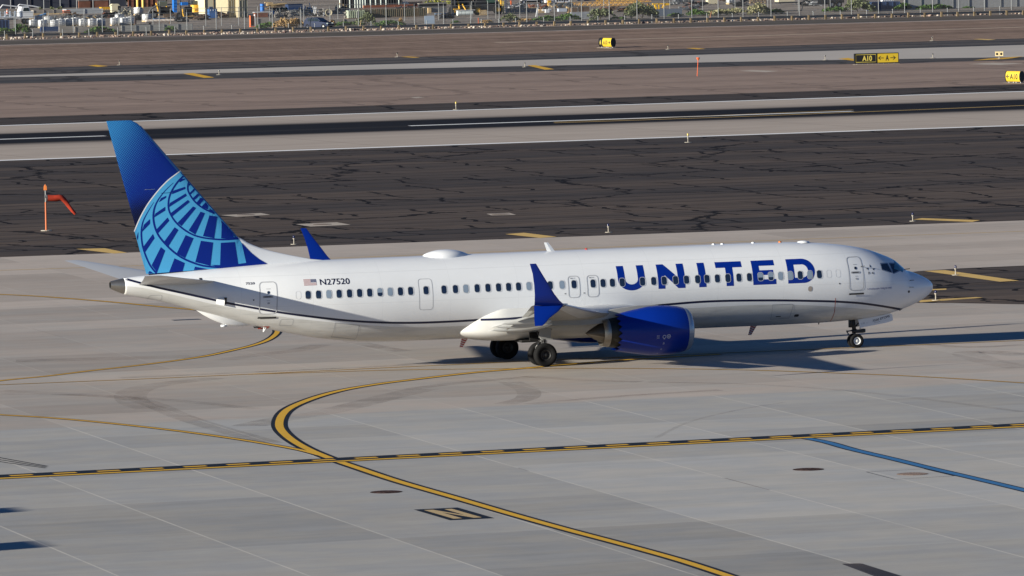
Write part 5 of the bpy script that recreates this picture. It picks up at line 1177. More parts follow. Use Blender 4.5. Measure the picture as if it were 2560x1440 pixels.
B = [(12, 86, 60, 22, 'green', 'low green bush at the far left edge by the wire fence'), (58, 84, 42, 27, 'green', 'dense green bush below the white truck cab'), (252, 80, 75, 14, 'green', 'low green shrub before the grey wall left of the stacked tanks'), (427, 76, 26, 12, 'green', 'small green shrub in front of the striped roll'),
 (668, 71, 52, 17, 'green', 'low green bush left of the straw-coloured brush'), (714, 71, 50, 28, 'dry', 'tall straw-coloured brush left of the parked car'), (741, 69, 34, 30, 'dry', 'straw-coloured brush touching the parked car'), (830, 66, 22, 20, 'dry', 'small dry brush just right of the parked car'), (870, 63, 70, 10, 'green', 'low green weeds behind the guardrail right of the car'),
 (915, 64, 42, 38, 'grey', 'tall grey-green bush before the rolled mesh stack'), (975, 64, 60, 16, 'green', 'low green bush under the dark stack'), (1003, 60, 12, 18, 'dry', 'thin dry tuft at the end of the dark stack'), (1142, 57, 22, 6, 'green', 'tiny weed tuft below the white loader bucket'), (1272, 56, 42, 26, 'grey', 'grey-green bush right of the yellow frame posts'), (1218, 56, 30, 7, 'dry', 'low dry grass under the wooden pallet'),
 (1310, 53, 52, 8, 'dry', 'low dry weeds left of the white leaning poles'), (1372, 52, 78, 13, 'green', 'long dark green shrub below the white boxes'), (1422, 49, 44, 18, 'green', 'green shrub left of the mottled grey wall'), (1500, 49, 58, 34, 'grey', 'tall grey-green bush under the lattice boom'), (1545, 48, 34, 8, 'green', 'low weeds between the two tall bushes'), (1605, 45, 78, 42, 'grey', 'widest tall grey-green bush left of the yellow steel frame'), (1578, 47, 30, 40, 'grey', 'narrow tall bush at the left side of the widest one'), (1690, 41, 38, 9, 'green', 'small green weeds below the yellow steel frame'),
 (1745, 39, 56, 17, 'green', 'green bush below the cream box'), (1800, 38, 60, 17, 'pale', 'pale flowering bush below the white tank'), (1845, 37, 50, 20, 'pale', 'pale yellow-green bush left of the taller one'), (1895, 36, 62, 30, 'pale', 'tall pale bush below the timber frame'), (1940, 34, 36, 16, 'green', 'green tail end of the pale bush row'), (2085, 29, 60, 14, 'green', 'green low bush under the truck wheels'), (2145, 29, 68, 38, 'grey', 'tall ragged grey-green bush left of the white slatted crate'), (2258, 25, 52, 19, 'green', 'green mound bush left of the concrete panels'), (2330, 23, 96, 13, 'green', 'long low green mound before the concrete panels'), (2420, 20, 30, 4, 'green', 'tiny weed row at the foot of the panels')]
for px, py, w_, h_, k, lab in B: bush(px, py, w_, h_, k, lab, n=int(260+w_*h_*.75))
bush(307, 13, 62, 20, 'yellow', 'bright yellow-green tree crown at top left', 'tree', 'tree', 420, True, 4)
bush(508, 34, 22, 36, 'green', 'dark conifer-like tree right of the yellow excavator', 'tree', 'tree', 420, True, 2)
for i, (px, py) in enumerate(((100, 24), (130, 24), (150, 23), (228, 19))): bush(px, py, 13, 8, 'grey', ['small grey scrub by the dark wall, leftmost of four', 'small grey scrub by the dark wall, second of four', 'small grey scrub by the dark wall, third of four', 'small grey scrub before the brown wall, rightmost of four'][i], n=90)
bush(1095, 11, 110, 14, 'yellow', 'yellow-green grass bank behind the white-topped pile', n=260); bush(725, 0, 60, 5, 'dry', 'dry scrub at the top edge above the dark skip', n=80)
# ---- walls and buildings
def wall(px0, px1, py, hpx, mat, label, name='wall', cat='wall', dep=.4, ribs=0, rib_m=None, cap=None):
    a, sa = at(px0, py); c, _ = at(px1, py); t, sc = yd(name, (px0+px1)/2, py, label, cat); W_ = (c-a).length; H_ = hpx*sa
    b = new(); box(b, (0, dep/2, H_/2), (W_, dep, H_)); obj('wall_face', b, mat, t)
    if ribs:
        b = new()
        for i in range(ribs+1): box(b, (-W_/2+W_*i/ribs, -.04, H_/2), (.10, .08, H_*.98))
        obj('ribs', b, rib_m or mat, t)
    if cap:
        b = new(); box(b, (0, dep/2, H_+.06), (W_+.1, dep+.1, .12)); obj('coping', b, cap, t)
    return t, sc, W_, H_
navy = pbr('wall_navy', (.035, .04, .06), .8, noise=.2, nscale=.4); brownw = pbr('wall_brown', (.17, .07, .045), .85, noise=.3, nscale=.8)
wall(-60, 262, 21, 60, navy, 'long dark navy building wall across the top left', 'building', 'building', 6, 9, pbr('wall_rib', (.02, .02, .03), .8), conc)
wall(206, 262, 19.5, 18, brownw, 'low brown wall in front of the dark building', dep=.3, cap=conc)
wall(330, 385, 17, 20, brownw, 'brown slatted wall behind the yellow pipes', dep=.3, ribs=6)
wall(520, 571, 40, 60, cream, 'cream plastered building left of the stacked containers', 'building', 'building', 5, 3, wood_d)
wall(-30, 80, 30, 8, conc, 'pale long concrete block at the far left behind the truck', 'concrete_block', 'block', 2)
wall(96, 172, 33, 9, conc, 'rough concrete block row behind the timber stack', 'concrete_block', 'block', 1.5, 4)
wall(177, 246, 34, 12, pbr('block_blue_grey', (.33, .35, .37), .8), 'smooth long grey box right of the rough block row', 'concrete_block', 'block', 2.2, 2)
wall(0, 20, 72, 22, blu_d, 'dark blue crate at the far left edge', 'crate', 'crate', 1.5, 3)
wall(154, 199, 80, 15, conc, 'grey low wall panel in front of the left tanks', dep=.3); wall(199, 290, 79, 14, conc, 'grey low wall panel behind the green shrub', dep=.3, ribs=2)
wall(322, 464, 76, 15, pbr('panel_grey', (.26, .26, .25), .9, noise=.1), 'long grey low wall under the striped roll', dep=.3, ribs=5, rib_m=galv_d)
wall(108, 155, 78, 12, blu_d, 'low wall coloured dark for its shade, right of the dense green bush', dep=.4)  # dark blue stands in for the shade on this wall
wall(645, 700, 60, 14, conc, 'grey low wall left of the straw brush', dep=.4); wall(838, 912, 62, 15, conc, 'grey low wall right of the parked car', dep=.4, ribs=3); wall(1432, 1472, 47, 17, pbr('panel_blue_grey', (.28, .30, .33), .9, noise=.2), 'mottled grey low wall under the lattice boom', dep=.4)  # right-hand wall in a mottled blue-grey
wall(1636, 1700, 40, 18, pbr('panel_slate', (.12, .15, .20), .9), 'slate low wall below the yellow steel frame', dep=.4)
wall(2286, 2600, 19, 26, pbr('panel_pale', (.28, .285, .29), .85, noise=.1), 'row of tall pale concrete panels at the right edge', dep=.5, ribs=9, rib_m=galv_d)
wall(2186, 2245, 26, 22, blu_d, 'dark open-sided container below the white slatted crate', 'container', 'container', 2.5, 4)
# stacked shipping containers
for i, (px, lab) in enumerate(((582, 'beige shipping container end, left one with grey lock rods'), (609, 'beige shipping container end, right one with grey lock rods'))):
    t, sc = yd('shipping_container', px, 43, lab, 'container', 0, 'beige shipping containers'); b = new(); box(b, (0, 3, 2.6), (1.38, 6, 5.2)); obj('container_body', b, beige, t)
    for sx in (-.33, .33):
        b = new(); box(b, (sx, -.03, 1.3), (.60, .05, 2.4)); box(b, (sx, -.03, 3.9), (.60, .05, 2.4)); obj('door', b, beige, t)
    for sx in (-.62, -.14, .14, .62): b = new(); tube(b, (sx, -.10, .1), (sx, -.10, 5.1), .03, n=6); obj('lock_rod', b, galv_d, t)
    for zz in (.7, 1.5, 3.2, 4.2): b = new(); box(b, (0, -.11, zz), (1.3, .05, .07)); obj('lock_bar', b, galv_d, t)
# ---- tanks in cages
def tote(sh=white, cage=galv):
    t = empty('tank_crate', (0, 0, 0)); b = new(); box(b, (0, 0, .66), (1.06, 1.0, .98)); bmesh.ops.bevel(b, geom=b.edges[:], offset=.05, segments=2, affect='EDGES'); tube(b, (0, 0, 1.12), (0, 0, 1.2), .2, n=12); obj('tank', b, sh, t, True)
    b = new()
    for x in (-.36, -.12, .12, .36): box(b, (x, -.53, .62), (.025, .02, 1.05))
    for z in (.2, .45, .7, .95, 1.14): box(b, (0, -.53, z), (1.14, .02, .025))
    for x in (-.57, .57):
        for y in (-.53, .53): box(b, (x, y, .62), (.03, .03, 1.05))
    obj('cage', b, cage, t); b = new()
    for x in (-.48, 0, .48): box(b, (x, 0, .06), (.12, 1.0, .12))
    box(b, (0, 0, .14), (1.14, 1.04, .04)); obj('pallet', b, wood_l, t); return t
proto = tote(); first = True
for px, py, z, rz, lab in ((84, 69, 0, 0, 'white caged tank, leftmost beside the dense bush'), (107, 69.5, 0, .1, 'white caged tank, second from the dense bush'), (135, 70, 0, -.2, 'white caged tank tilted between two rows'), (152, 67, 0, 0, 'white caged tank at the left end of the grey wall'), (170, 66, 0, .1, 'white caged tank partly behind the grey wall end'), (208, 67, 0, 0, 'white caged tank behind the green shrub, left of a pair'), (231, 67, 0, 0, 'white caged tank behind the green shrub, right of a pair'), (287, 64, 0, 0, 'white caged tank under the cream light tower, left'), (311, 64, 0, .05, 'white caged tank under the cream light tower, right'), (325, 62, 0, 0, 'white caged tank beside the rusty barrel'), (346, 37, 0, .4, 'clean white caged tank below the two yellow pipes'), (367, 54, 0, .2, 'small white caged tank behind the striped roll'), (97, 58, 0, .1, 'white caged tank in the back row above the two leftmost tanks'), (121, 60, 0, -.1, 'white caged tank in the back row above the tilted tank'), (189, 64, 0, .05, 'white caged tank alone between the two left pairs'), (252, 66, 0, 0, 'white caged tank just right of the shrub pair'), (299, 54, 0, .1, 'white caged tank in the back row below the light tower'), (1827, 10, 0, .1, 'white caged tank at the top right, left of the timber frame')):
    w_, sc = at(px, py); o = proto if first else copy_tree(proto); first = False
    o.location = (w_.x, w_.y, z-.024); o.rotation_euler = (0, 0, AF+rz); tag(o, lab, 'tank', 'white caged tanks in the yard')
def simple(name, px, py, label, cat, parts, rz=0.0):
    t, sc = yd(name, px, py, label, cat, rz)
    for nm, mat, f in parts: b = new(); f(b); obj(nm, fixn(b), mat, t)
    return t
def wheels(t, spec, mat=m_rub, hub=None):
    for x, y, r, w in spec:
        b = new(); lathe(b, [(-w/2, r*.55), (-w/2, r*.9), (-w*.35, r), (w*.35, r), (w/2, r*.9), (w/2, r*.55)], (x, y, r), 'y', 20); obj('wheel', fixn(b), mat, t)
        b = new(); lathe(b, [(-w*.35, .001), (-w*.3, r*.56), (w*.3, r*.56), (w*.35, .001)], (x, y, r), 'y', 14); obj('hub', b, hub or galv, t)
# flatbed truck at far left
t = simple('flatbed_truck', 45, 60, 'white flatbed truck with square cab and stake sides at far left', 'truck', [
 ('cab', white, lambda b: (box(b, (1.1, 0, 1.35), (1.9, 2.0, 1.0)), box(b, (.9, 0, 2.15), (1.5, 1.9, .8), taper=(.72, .9)))),
 ('cab_window', gls, lambda b: box(b, (1.0, -.93, 2.15), (.95, .12, .5), taper=(.7, 1))),
 ('bed', white, lambda b: box(b, (-1.9, 0, 1.05), (3.9, 2.1, .22))),
 ('stake_side', pbr('truck_blue_white', (.45, .52, .62), .5), lambda b: [box(b, (-3.7+i*.75, -1.02, 1.5), (.22, .08, .9)) for i in range(6)]+[box(b, (-1.9, -1.0, 1.7), (3.9, .05, .1))])])
wheels(t, [(1.2, -.9, .42, .25), (-2.6, -.9, .42, .25), (1.2, .9, .42, .25), (-2.6, .9, .42, .25)])
t = simple('traffic_cone', 18, 37, 'orange and white traffic cone left of the truck cab', 'cone', [('cone', red_o, lambda b: (tube(b, (0, 0, .05), (0, 0, .5), .22, .13, 10), tube(b, (0, 0, .7), (0, 0, .95), .09, .03, 10), box(b, (0, 0, .03), (.5, .5, .06)))), ('band', white, lambda b: tube(b, (0, 0, .5), (0, 0, .7), .13, .09, 10))])
simple('pipe_stack', 62, 24, 'white curved pipe lengths lying on the long block at far left', 'pipes', [('pipe', white, lambda b: [path(b, [(-4.2+i*2.8, .2*i, .2), (-3.6+i*2.8, .2*i, .85), (-1.2+i*2.8, .2*i, .5), (.5+i*2.2, .2*i, .25)], .11, 8) for i in range(2)])])
def planks(b, n, L, hh, th, r_, y=0.6):
    for i in range(n): box(b, (r_.uniform(-.2, .2), r_.uniform(-y, y), .1+i*hh), (L*r_.uniform(.85, 1.1), .35, th), rot=Matrix.Rotation(r_.uniform(-.07, .07), 3, 'Y'))
simple('timber_stack', 86, 52, 'stack of brown timber planks right of the truck cab', 'timber', [('planks', wood_l, lambda b: planks(b, 7, 1.8, .12, .08, rnd)), ('bearers', wood_d, lambda b: planks(b, 6, 1.4, .13, .06, rnd))])
simple('long_beam', 105, 36, 'long pale beam lying along the yard ground', 'beam', [('beam', wood_l, lambda b: box(b, (0, 0, .1), (7.5, .25, .18), rot=Matrix.Rotation(.02, 3, 'Y')))])
simple('long_beam', 215, 45, 'long grey kerb beam right of the first tanks', 'beam', [('beam', conc, lambda b: box(b, (0, 0, .18), (7.0, .5, .32)))])
simple('scrap_heap', 152, 51, 'low heap of grey scrap and sheet behind the white tanks', 'scrap', [('scrap', galv_d, lambda b: [box(b, (rnd.uniform(-3, 3), rnd.uniform(-.6, .6), rnd.uniform(.1, .6)), (rnd.uniform(.3, 1.1), .4, rnd.uniform(.1, .4)), rot=Matrix.Rotation(rnd.uniform(-.5, .5), 3, 'Y')) for _ in range(26)]), ('debris', conc, lambda b: [box(b, (rnd.uniform(-3.4, 3.4), rnd.uniform(-.8, .4), rnd.uniform(.05, .5)), (rnd.uniform(.2, .8), .3, rnd.uniform(.1, .3)), rot=Matrix.Rotation(rnd.uniform(-.5, .5), 3, 'Y')) for _ in range(22)])])
simple('tarpaulin_sheet', 108, 50, 'blue crumpled sheet behind the second white tank', 'sheet', [('sheet', pbr('sheet_blue', (.10, .22, .42), .6), lambda b: [box(b, (rnd.uniform(-.6, .6), rnd.uniform(-.3, .3), .1+.12*i), (1.2, .9, .1), rot=Matrix.Rotation(rnd.uniform(-.3, .3), 3, 'Y')) for i in range(7)])])
simple('rusty_crate', 166, 37, 'rusty orange open crate left of the smooth grey box', 'crate', [('crate', rust, lambda b: (box(b, (0, 0, .35), (1.0, .8, .6)), box(b, (.5, 0, .3), (.4, .6, .4)))), ('rim', red_o, lambda b: box(b, (0, 0, .68), (1.05, .85, .06)))])
t = simple('light_tower', 287, 37, 'cream trailer light tower with sloped lid', 'light tower', [('housing', cream, lambda b: box(b, (-.1, 0, .85), (.95, .9, 1.1))), ('lid', cream, lambda b: box(b, (0, 0, 1.55), (1.5, .9, .3), taper=(.6, 1))), ('grille', blk, lambda b: box(b, (.62, -.02, .8), (.5, .94, 1.0))), ('drawbar', blk, lambda b: box(b, (-1.1, 0, .3), (1.4, .12, .1)))])
wheels(t, [(-.05, -.5, .3, .18), (.0, .5, .3, .18)])
simple('trailer_frame', 262, 31, 'orange-yellow trailer frame left of the light tower', 'trailer', [('frame', yel, lambda b: (box(b, (0, 0, .72), (1.4, 1.2, .28)), [box(b, (-.6+i*.3, -.6, .5), (.08, .08, .25), rot=Matrix.Rotation((-1)**i*.6, 3, 'Y')) for i in range(5)])), ('skid', blk, lambda b: box(b, (0, 0, .25), (1.8, 1.1, .2)))])
simple('scrap_heap', 315, 40, 'tangled heap of pipes right of the light tower', 'scrap', [('scrap', galv_d, lambda b: [tube(b, (rnd.uniform(-1.2, 1.2), rnd.uniform(-.4, .4), rnd.uniform(0, .6)), (rnd.uniform(-1.2, 1.2), rnd.uniform(-.4, .4), rnd.uniform(.3, 1.5)), .05, n=6) for _ in range(26)]), ('pipes', cream, lambda b: [tube(b, (rnd.uniform(-1.2, 1.2), rnd.uniform(-.4, .4), rnd.uniform(0, .5)), (rnd.uniform(-1.2, 1.2), rnd.uniform(-.4, .4), rnd.uniform(.3, 1.2)), .06, n=6) for _ in range(12)])])
for px, lab in ((344, 'left one of two fat yellow vertical pipes'), (357.5, 'right one of two fat yellow vertical pipes')):
    simple('yellow_pipe', px, 21, lab, 'pipe', [('pipe', pbr('pipe_yellow', (.74, .50, .12), .5), lambda b: tube(b, (0, 0, 0), (0, 0, 1.6), .19, n=16)), ('pipe_cap', wood_d, lambda b: tube(b, (0, 0, 1.6), (0, 0, 1.66), .2, n=16))])
simple('rusty_barrel', 336, 60, 'rusty brown barrel beside a white caged tank', 'barrel', [('barrel', rust, lambda b: tube(b, (0, 0, 0), (0, 0, .85), .30, n=16)), ('rim', blk, lambda b: tube(b, (0, 0, .85), (0, 0, .9), .31, n=16))])
simple('scrap_heap', 352, 50, 'dark mixed metal scrap left of the front loader', 'scrap', [('scrap', blk, lambda b: [box(b, (rnd.uniform(-1.3, 1.3), rnd.uniform(-.5, .5), rnd.uniform(.1, .9)), (rnd.uniform(.1, .5), .3, rnd.uniform(.1, .4)), rot=Matrix.Rotation(rnd.uniform(-.8, .8), 3, 'Y')) for _ in range(30)]), ('metal', conc, lambda b: [box(b, (rnd.uniform(-1.3, 1.3), rnd.uniform(-.5, .3), rnd.uniform(.1, .9)), (rnd.uniform(.1, .5), .3, rnd.uniform(.05, .2)), rot=Matrix.Rotation(rnd.uniform(-.8, .8), 3, 'Y')) for _ in range(20)])])
# loaders and excavator
def loader(px, py, lab, rz=0):
    t = simple('front_loader', px, py, lab, 'loader', [('bucket', blk, lambda b: (box(b, (.25, -1.2, 1.15), (1.5, .5, 1.1), rot=Matrix.Rotation(.15, 3, 'X')), box(b, (-.5, -1.3, 1.2), (.12, .6, 1.4)), box(b, (1.0, -1.3, 1.2), (.12, .6, 1.3)))),
     ('cab', blk, lambda b: (box(b, (-.2, .5, 2.0), (.1, .1, 1.6)), box(b, (1.1, .5, 2.0), (.1, .1, 1.6)), box(b, (.45, .5, 2.75), (1.5, 1.3, .1)))), ('cab_window', pbr('cab_glass', (.14, .15, .12), .2), lambda b: box(b, (.45, .5, 2.2), (1.2, 1.1, .7))),
     ('arm', yel, lambda b: (path(b, [(-.55, -.9, .5), (-.5, -.3, 1.4), (-.6, .3, 2.3)], .11, 8), path(b, [(.9, -.9, .6), (.95, -.3, 1.4), (.9, .3, 2.1)], .09, 8))), ('chassis', blk, lambda b: box(b, (.3, .3, .75), (1.8, 1.6, .6))), ('stick', galv_d, lambda b: path(b, [(-2.2, -.4, .5), (-1.6, -.2, 1.4), (-.7, 0, 1.9)], .13, 8)), ('blade', wood_d, lambda b: box(b, (.9, -1.5, .45), (1.9, .3, .5)))], rz)
    wheels(t, [(-1.3, -.7, .62, .4), (1.5, .2, .62, .4)]); return t
loader(402, 46, 'black and yellow front loader with raised dark bucket'); 
t = simple('backhoe', 464, 47, 'backhoe with black bucket and blue canopy behind', 'backhoe', [('bucket', blk, lambda b: (box(b, (.2, -.9, 1.25), (1.0, .5, 1.1), rot=Matrix.Rotation(.1, 3, 'X')), box(b, (-.4, -.9, 1.2), (.1, .5, 1.2)))), ('arm', yel, lambda b: path(b, [(-.45, -.6, .3), (-.5, -.3, .9), (-.42, 0, 1.5)], .10, 8)), ('crossbar', pbr('bar_tan', (.45, .30, .12), .6), lambda b: box(b, (.4, -1.1, .42), (2.0, .15, .12))), ('cab', blk, lambda b: (box(b, (-.6, .4, 1.9), (.12, .12, 1.8)), box(b, (.7, .4, 1.9), (.12, .12, 1.8)), box(b, (0, .4, .7), (1.6, 1.2, .8)))), ('canopy', blu, lambda b: box(b, (-.1, .3, 2.25), (1.0, .9, .45))), ('tread', blk, lambda b: box(b, (1.9, 0, .35), (2.6, 1.0, .6)))])
wheels(t, [(-.9, .2, .5, .35), (1.0, .6, .5, .35)])
t = simple('blue_box', 437, 32, 'tall bright blue box between loader and backhoe', 'box', [('body', blu, lambda b: box(b, (0, 0, 1.3), (.52, .8, 2.4))), ('bands', blu_d, lambda b: [box(b, (0, -.41, .5+i*.5), (.53, .02, .06)) for i in range(4)])])
simple('excavator', 488, 40, 'yellow excavator rear with black cab top', 'excavator', [('engine_cover', yel, lambda b: (tube(b, (0, 0, .55), (0, 0, 1.7), .66, n=24),)), ('cab', blk, lambda b: box(b, (-.1, .1, 2.0), (.95, .9, .6), taper=(.8, .8))), ('cab_window', gls, lambda b: box(b, (-.1, -.3, 2.05), (.7, .12, .4))), ('tracks', blk, lambda b: box(b, (0, 0, .28), (1.7, 1.4, .5))), ('vents', wood_d, lambda b: [box(b, (-.2+.15*i, -.66, .95), (.06, .03, .25)) for i in range(4)])])
simple('blue_skid_tank', 531, 46, 'blue boxy tank with dark top beside the cream building', 'tank', [('body', pbr('tank_blue', (.04, .12, .32), .5), lambda b: box(b, (0, 0, .75), (1.2, 1.0, 1.3))), ('top', blu_d, lambda b: (box(b, (0, 0, 1.42), (1.25, 1.05, .08)), box(b, (-.2, 0, 1.6), (.5, .5, .3)))), ('fittings', white, lambda b: [box(b, (-.4+i*.4, -.5, 1.25), (.12, .06, .2)) for i in range(3)])])
simple('long_blue_trough', 398, 52, 'low blue trough behind the striped roll', 'trough', [('trough', pbr('trough_blue', (.05, .14, .30), .5), lambda b: box(b, (0, 0, .2), (1.7, .5, .35))), ('rim', blu_d, lambda b: box(b, (0, 0, .40), (1.75, .55, .05)))])
sm = NB('striped_roll'); sm = sm.done(sm.mix(sm.f('GREATER_THAN', sm.f('FRACT', sm.f('MULTIPLY', sm.f('ADD', sm.X, sm.Z), 1.6)), .5), (.55, .46, .38), (.70, .62, .54)), .8)
simple('striped_roll', 400, 61, 'long pale striped roll lying on the low grey wall', 'roll', [('roll', sm, lambda b: tube(b, (-2.1, 0, .55), (2.1, 0, .55), .22, n=16)), ('rests', wood_d, lambda b: (box(b, (-1.5, 0, .17), (.2, .5, .34)), box(b, (1.5, 0, .17), (.2, .5, .34))))])
simple('wire_crate', 631, 67, 'red-edged wire crate left of the chain posts near the centre left', 'crate', [('frame', red_o, lambda b: (box(b, (-.32, 0, .8), (.07, .5, 1.6)), box(b, (0, 0, .04), (.7, .5, .07)))), ('load', rust, lambda b: box(b, (.05, .1, .85), (.5, .4, 1.4))), ('post', white, lambda b: box(b, (.36, 0, .9), (.07, .4, 1.7)))])
# blue drums, boards, skip
for px, py, h, lab in ((656, 28, 1.15, 'tall bright blue drum at the left of the log pile'), (680, 40, .85, 'pale blue drum half behind the white sheets')):
    simple('blue_drum', px, py, lab, 'drum', [('drum', blu if px < 670 else pbr('drum_pale', (.12, .28, .55), .5), lambda b, h=h: tube(b, (0, 0, 0), (0, 0, h), .34, n=18)), ('ribs', blu_d, lambda b, h=h: [tube(b, (0, 0, h*k), (0, 0, h*k+.03), .355, n=18) for k in (.3, .65)])])
simple('log_pile', 676, 24, 'pile of pale logs and boards behind the blue drums', 'timber', [('logs', wood_l, lambda b: [box(b, (rnd.uniform(-1, 1.2), rnd.uniform(-.5, .8), .25+.12*i), (rnd.uniform(1, 3.6), .25, .16), rot=Matrix.Rotation(rnd.uniform(-.08, .08), 3, 'Y')) for i in range(8)]), ('bearers', wood_d, lambda b: [box(b, (rnd.uniform(-1.6, 1.6), rnd.uniform(-.5, .5), .2+.1*i), (rnd.uniform(.6, 2), .3, .12)) for i in range(6)])])
simple('steel_skip', 735, 26, 'wide dark blue steel skip behind the straw brush', 'skip', [('body', blu_d, lambda b: box(b, (0, 0, .5), (2.2, 1.4, .9), taper=(1.06, 1.06))), ('rim', blk, lambda b: box(b, (0, 0, .98), (2.4, 1.5, .08)))])
simple('sheet_stack', 655, 43, 'white-topped stack of brown sheets at the centre left', 'sheets', [('stack', rust, lambda b: [box(b, (-.2, 0, .1+.13*i), (2.0, .9, .1)) for i in range(5)]), ('top_sheet', white, lambda b: box(b, (0, 0, .78), (2.6, 1.0, .06)))])
for i, (px, py, w_) in enumerate(((705, 44, 3.4), (770, 34, 2.6), (800, 40, 2.2), (855, 34, 2.4), (880, 46, 2.2))):
    lab = ['rubble of pale stones and boards left of the straw brush', 'rubble of posts and pale rods behind the car roof', 'rubble of white frames behind the car windscreen', 'rubble of boards left of the rolled mesh stack', 'rubble of blue-grey boxes right of the car'][i]
    simple('rubble_heap', px, py, lab, 'rubble', [('stones', conc, lambda b: [box(b, (rnd.uniform(-w_/2, w_/2), rnd.uniform(-.5, .5), rnd.uniform(.1, .9)), (rnd.uniform(.15, .6), .3, rnd.uniform(.1, .3)), rot=Matrix.Rotation(rnd.uniform(-.9, .9), 3, 'Y')) for _ in range(22)]), ('rods', (galv, white, white, wood_l, pbr('box_blue_grey', (.28, .33, .42), .6))[i], lambda b: [box(b, (rnd.uniform(-w_/2, w_/2), rnd.uniform(-.4, .2), rnd.uniform(.2, 1.0)), (.09, .09, rnd.uniform(.4, 1.4)), rot=Matrix.Rotation(rnd.uniform(-.25, .25), 3, 'Y')) for _ in range(12)]), ('dark_bits', blk, lambda b: [box(b, (rnd.uniform(-w_/2, w_/2), rnd.uniform(0, .5), rnd.uniform(.1, .8)), (rnd.uniform(.2, .7), .3, rnd.uniform(.2, .5))) for _ in range(10)])])
simple('hose_coil', 822, 44, 'coiled cream hose on a rack right of the car roof', 'hose', [('hose', cream, lambda b: [lathe(b, [(-.04, r+.04), (.04, r+.04), (.04, r-.04), (-.04, r-.04), (-.04, r+.04)], (0, .1*k, .75), 'y', 18) for k, r in enumerate((.5, .42, .35))]), ('rack', wood_d, lambda b: (box(b, (-.3, .2, .6), (.08, .08, 1.2)), box(b, (.3, .2, .6), (.08, .08, 1.2))))])
# rolled mesh stacks
r_ = random.Random(5)
def rolls(name, px0, px1, py, hpx, lab, m1, m2, step=.34, rows=1):
    a, sc = at(px0, py); c, _ = at(px1, py); W_ = (c-a).length; H_ = hpx*sc
    t, _ = yd(name, (px0+px1)/2, py, lab, 'rolls'); b = new(); b2 = new(); x = -W_/2+step/2
    while x < W_/2:
        for y in range(3): tube(b if r_.random() < .6 else b2, (x, y*.36, 0), (x, y*.36, H_*r_.uniform(.92, 1.0)), step*.44, n=8)
        x += step
    obj('rolls', b, m1, t); obj('pale_rolls', b2, m2, t); b = new(); box(b, (0, .4, .05), (W_, 1.3, .1)); obj('pallet', b, wood_d, t)
ol = pbr('roll_olive', (.06, .055, .035), .85, noise=.3, nscale=4); olp = pbr('roll_pale_green', (.20, .24, .17), .8, noise=.3, nscale=4)
rolls('mesh_roll_stack', 873, 908, 46, 21, 'pale green upright mesh rolls at the left end of the dark stack', olp, pbr('roll_light', (.36, .40, .32), .8), .30)
rolls('mesh_roll_stack', 908, 1053, 43, 22, 'long dark olive stack of upright mesh rolls', ol, pbr('roll_brown', (.10, .075, .045), .85), .30)
rolls('coil_stack', 868, 992, 20, 30, 'black stack of coils with white ends at the top edge', blk, pbr('coil_white', (.55, .60, .55), .7), .42)
simple('rusty_plate', 970, 21, 'rust-brown long plate lying between the two roll stacks', 'plate', [('plate', rust, lambda b: box(b, (0, 0, .35), (8.0, .6, .5)))])
simple('white_tarp_pile', 1025, 17, 'pile under a white-orange tarp at the top centre', 'pile', [('pile', rust, lambda b: box(b, (.6, 0, .4), (3.6, 1.2, .7), taper=(.7, .6))), ('tarp', pbr('tarp_white', (.80, .70, .56), .6), lambda b: box(b, (-.9, 0, .6), (1.4, 1.2, .5), taper=(.5, .6)))])
simple('steel_beams', 1080, 20, 'dark steel beams with snow-white edge at the top centre', 'beams', [('beams', blk, lambda b: box(b, (0, 0, .35), (4.4, .8, .6))), ('edge', conc, lambda b: box(b, (.1, 0, .72), (4.6, .9, .12)))])
simple('steel_beams', 1085, 33, 'stack of dark plates with an ochre block left of the loader', 'beams', [('plates', galv_d, lambda b: box(b, (0, 0, .5), (3.8, .8, .7))), ('block', wood_l, lambda b: box(b, (-.9, -.5, .45), (.5, .3, .8))), ('top', conc, lambda b: box(b, (.2, 0, .9), (3.6, .9, .08)))])
simple('sheet_board', 1074, 59, 'pale blue-white flat panel leaning by the fence', 'panel', [('panel', pbr('panel_ice', (.34, .42, .52), .5), lambda b: box(b, (0, 0, .55), (1.45, .06, 1.15), rot=Matrix.Rotation(-.1, 3, 'X'))), ('prop', galv_d, lambda b: box(b, (0, .3, .4), (.06, .5, .06)))])
simple('blue_bench', 1098, 40, 'low blue-grey bench behind the pale panel', 'bench', [('bench_top', pbr('bench_blue', (.14, .22, .34), .6), lambda b: box(b, (0, 0, .35), (1.3, .5, .1))), ('bench_legs', blk, lambda b: (box(b, (-.5, 0, .15), (.1, .4, .3)), box(b, (.5, 0, .15), (.1, .4, .3))))])
# big wheel loader and telehandler
t = simple('wheel_loader', 1150, 38, 'yellow wheel loader with a white bucket at the top centre', 'loader', [('bucket', pbr('bucket_white', (.66, .72, .70), .5), lambda b: [tube(b, (-.9+i*.6, -1.3, .35), (-.35+i*.6, -1.3, .35), .38, n=12) for i in range(4)]), ('lip', white, lambda b: box(b, (.3, -1.6, .78), (2.9, .2, .08))), ('arm', yel, lambda b: (path(b, [(-.35, -1.0, .6), (-.3, -.5, 1.3), (-.35, 0, 2.3)], .14, 8), box(b, (-.9, -1.0, .95), (.9, .2, .12)), path(b, [(.55, -1.0, .8), (.3, -.3, 1.6), (.6, .3, 2.3)], .1, 8))), ('body', blk, lambda b: (box(b, (.6, .6, 1.6), (2.6, 1.6, 1.5)), box(b, (-1.3, -.4, 1.3), (.35, .5, 2.6)))), ('hood', yel, lambda b: box(b, (1.1, .5, 2.3), (1.8, 1.2, .5)))])
wheels(t, [(1.25, -.6, .75, .5), (-.9, .4, .7, .5)], hub=yel)
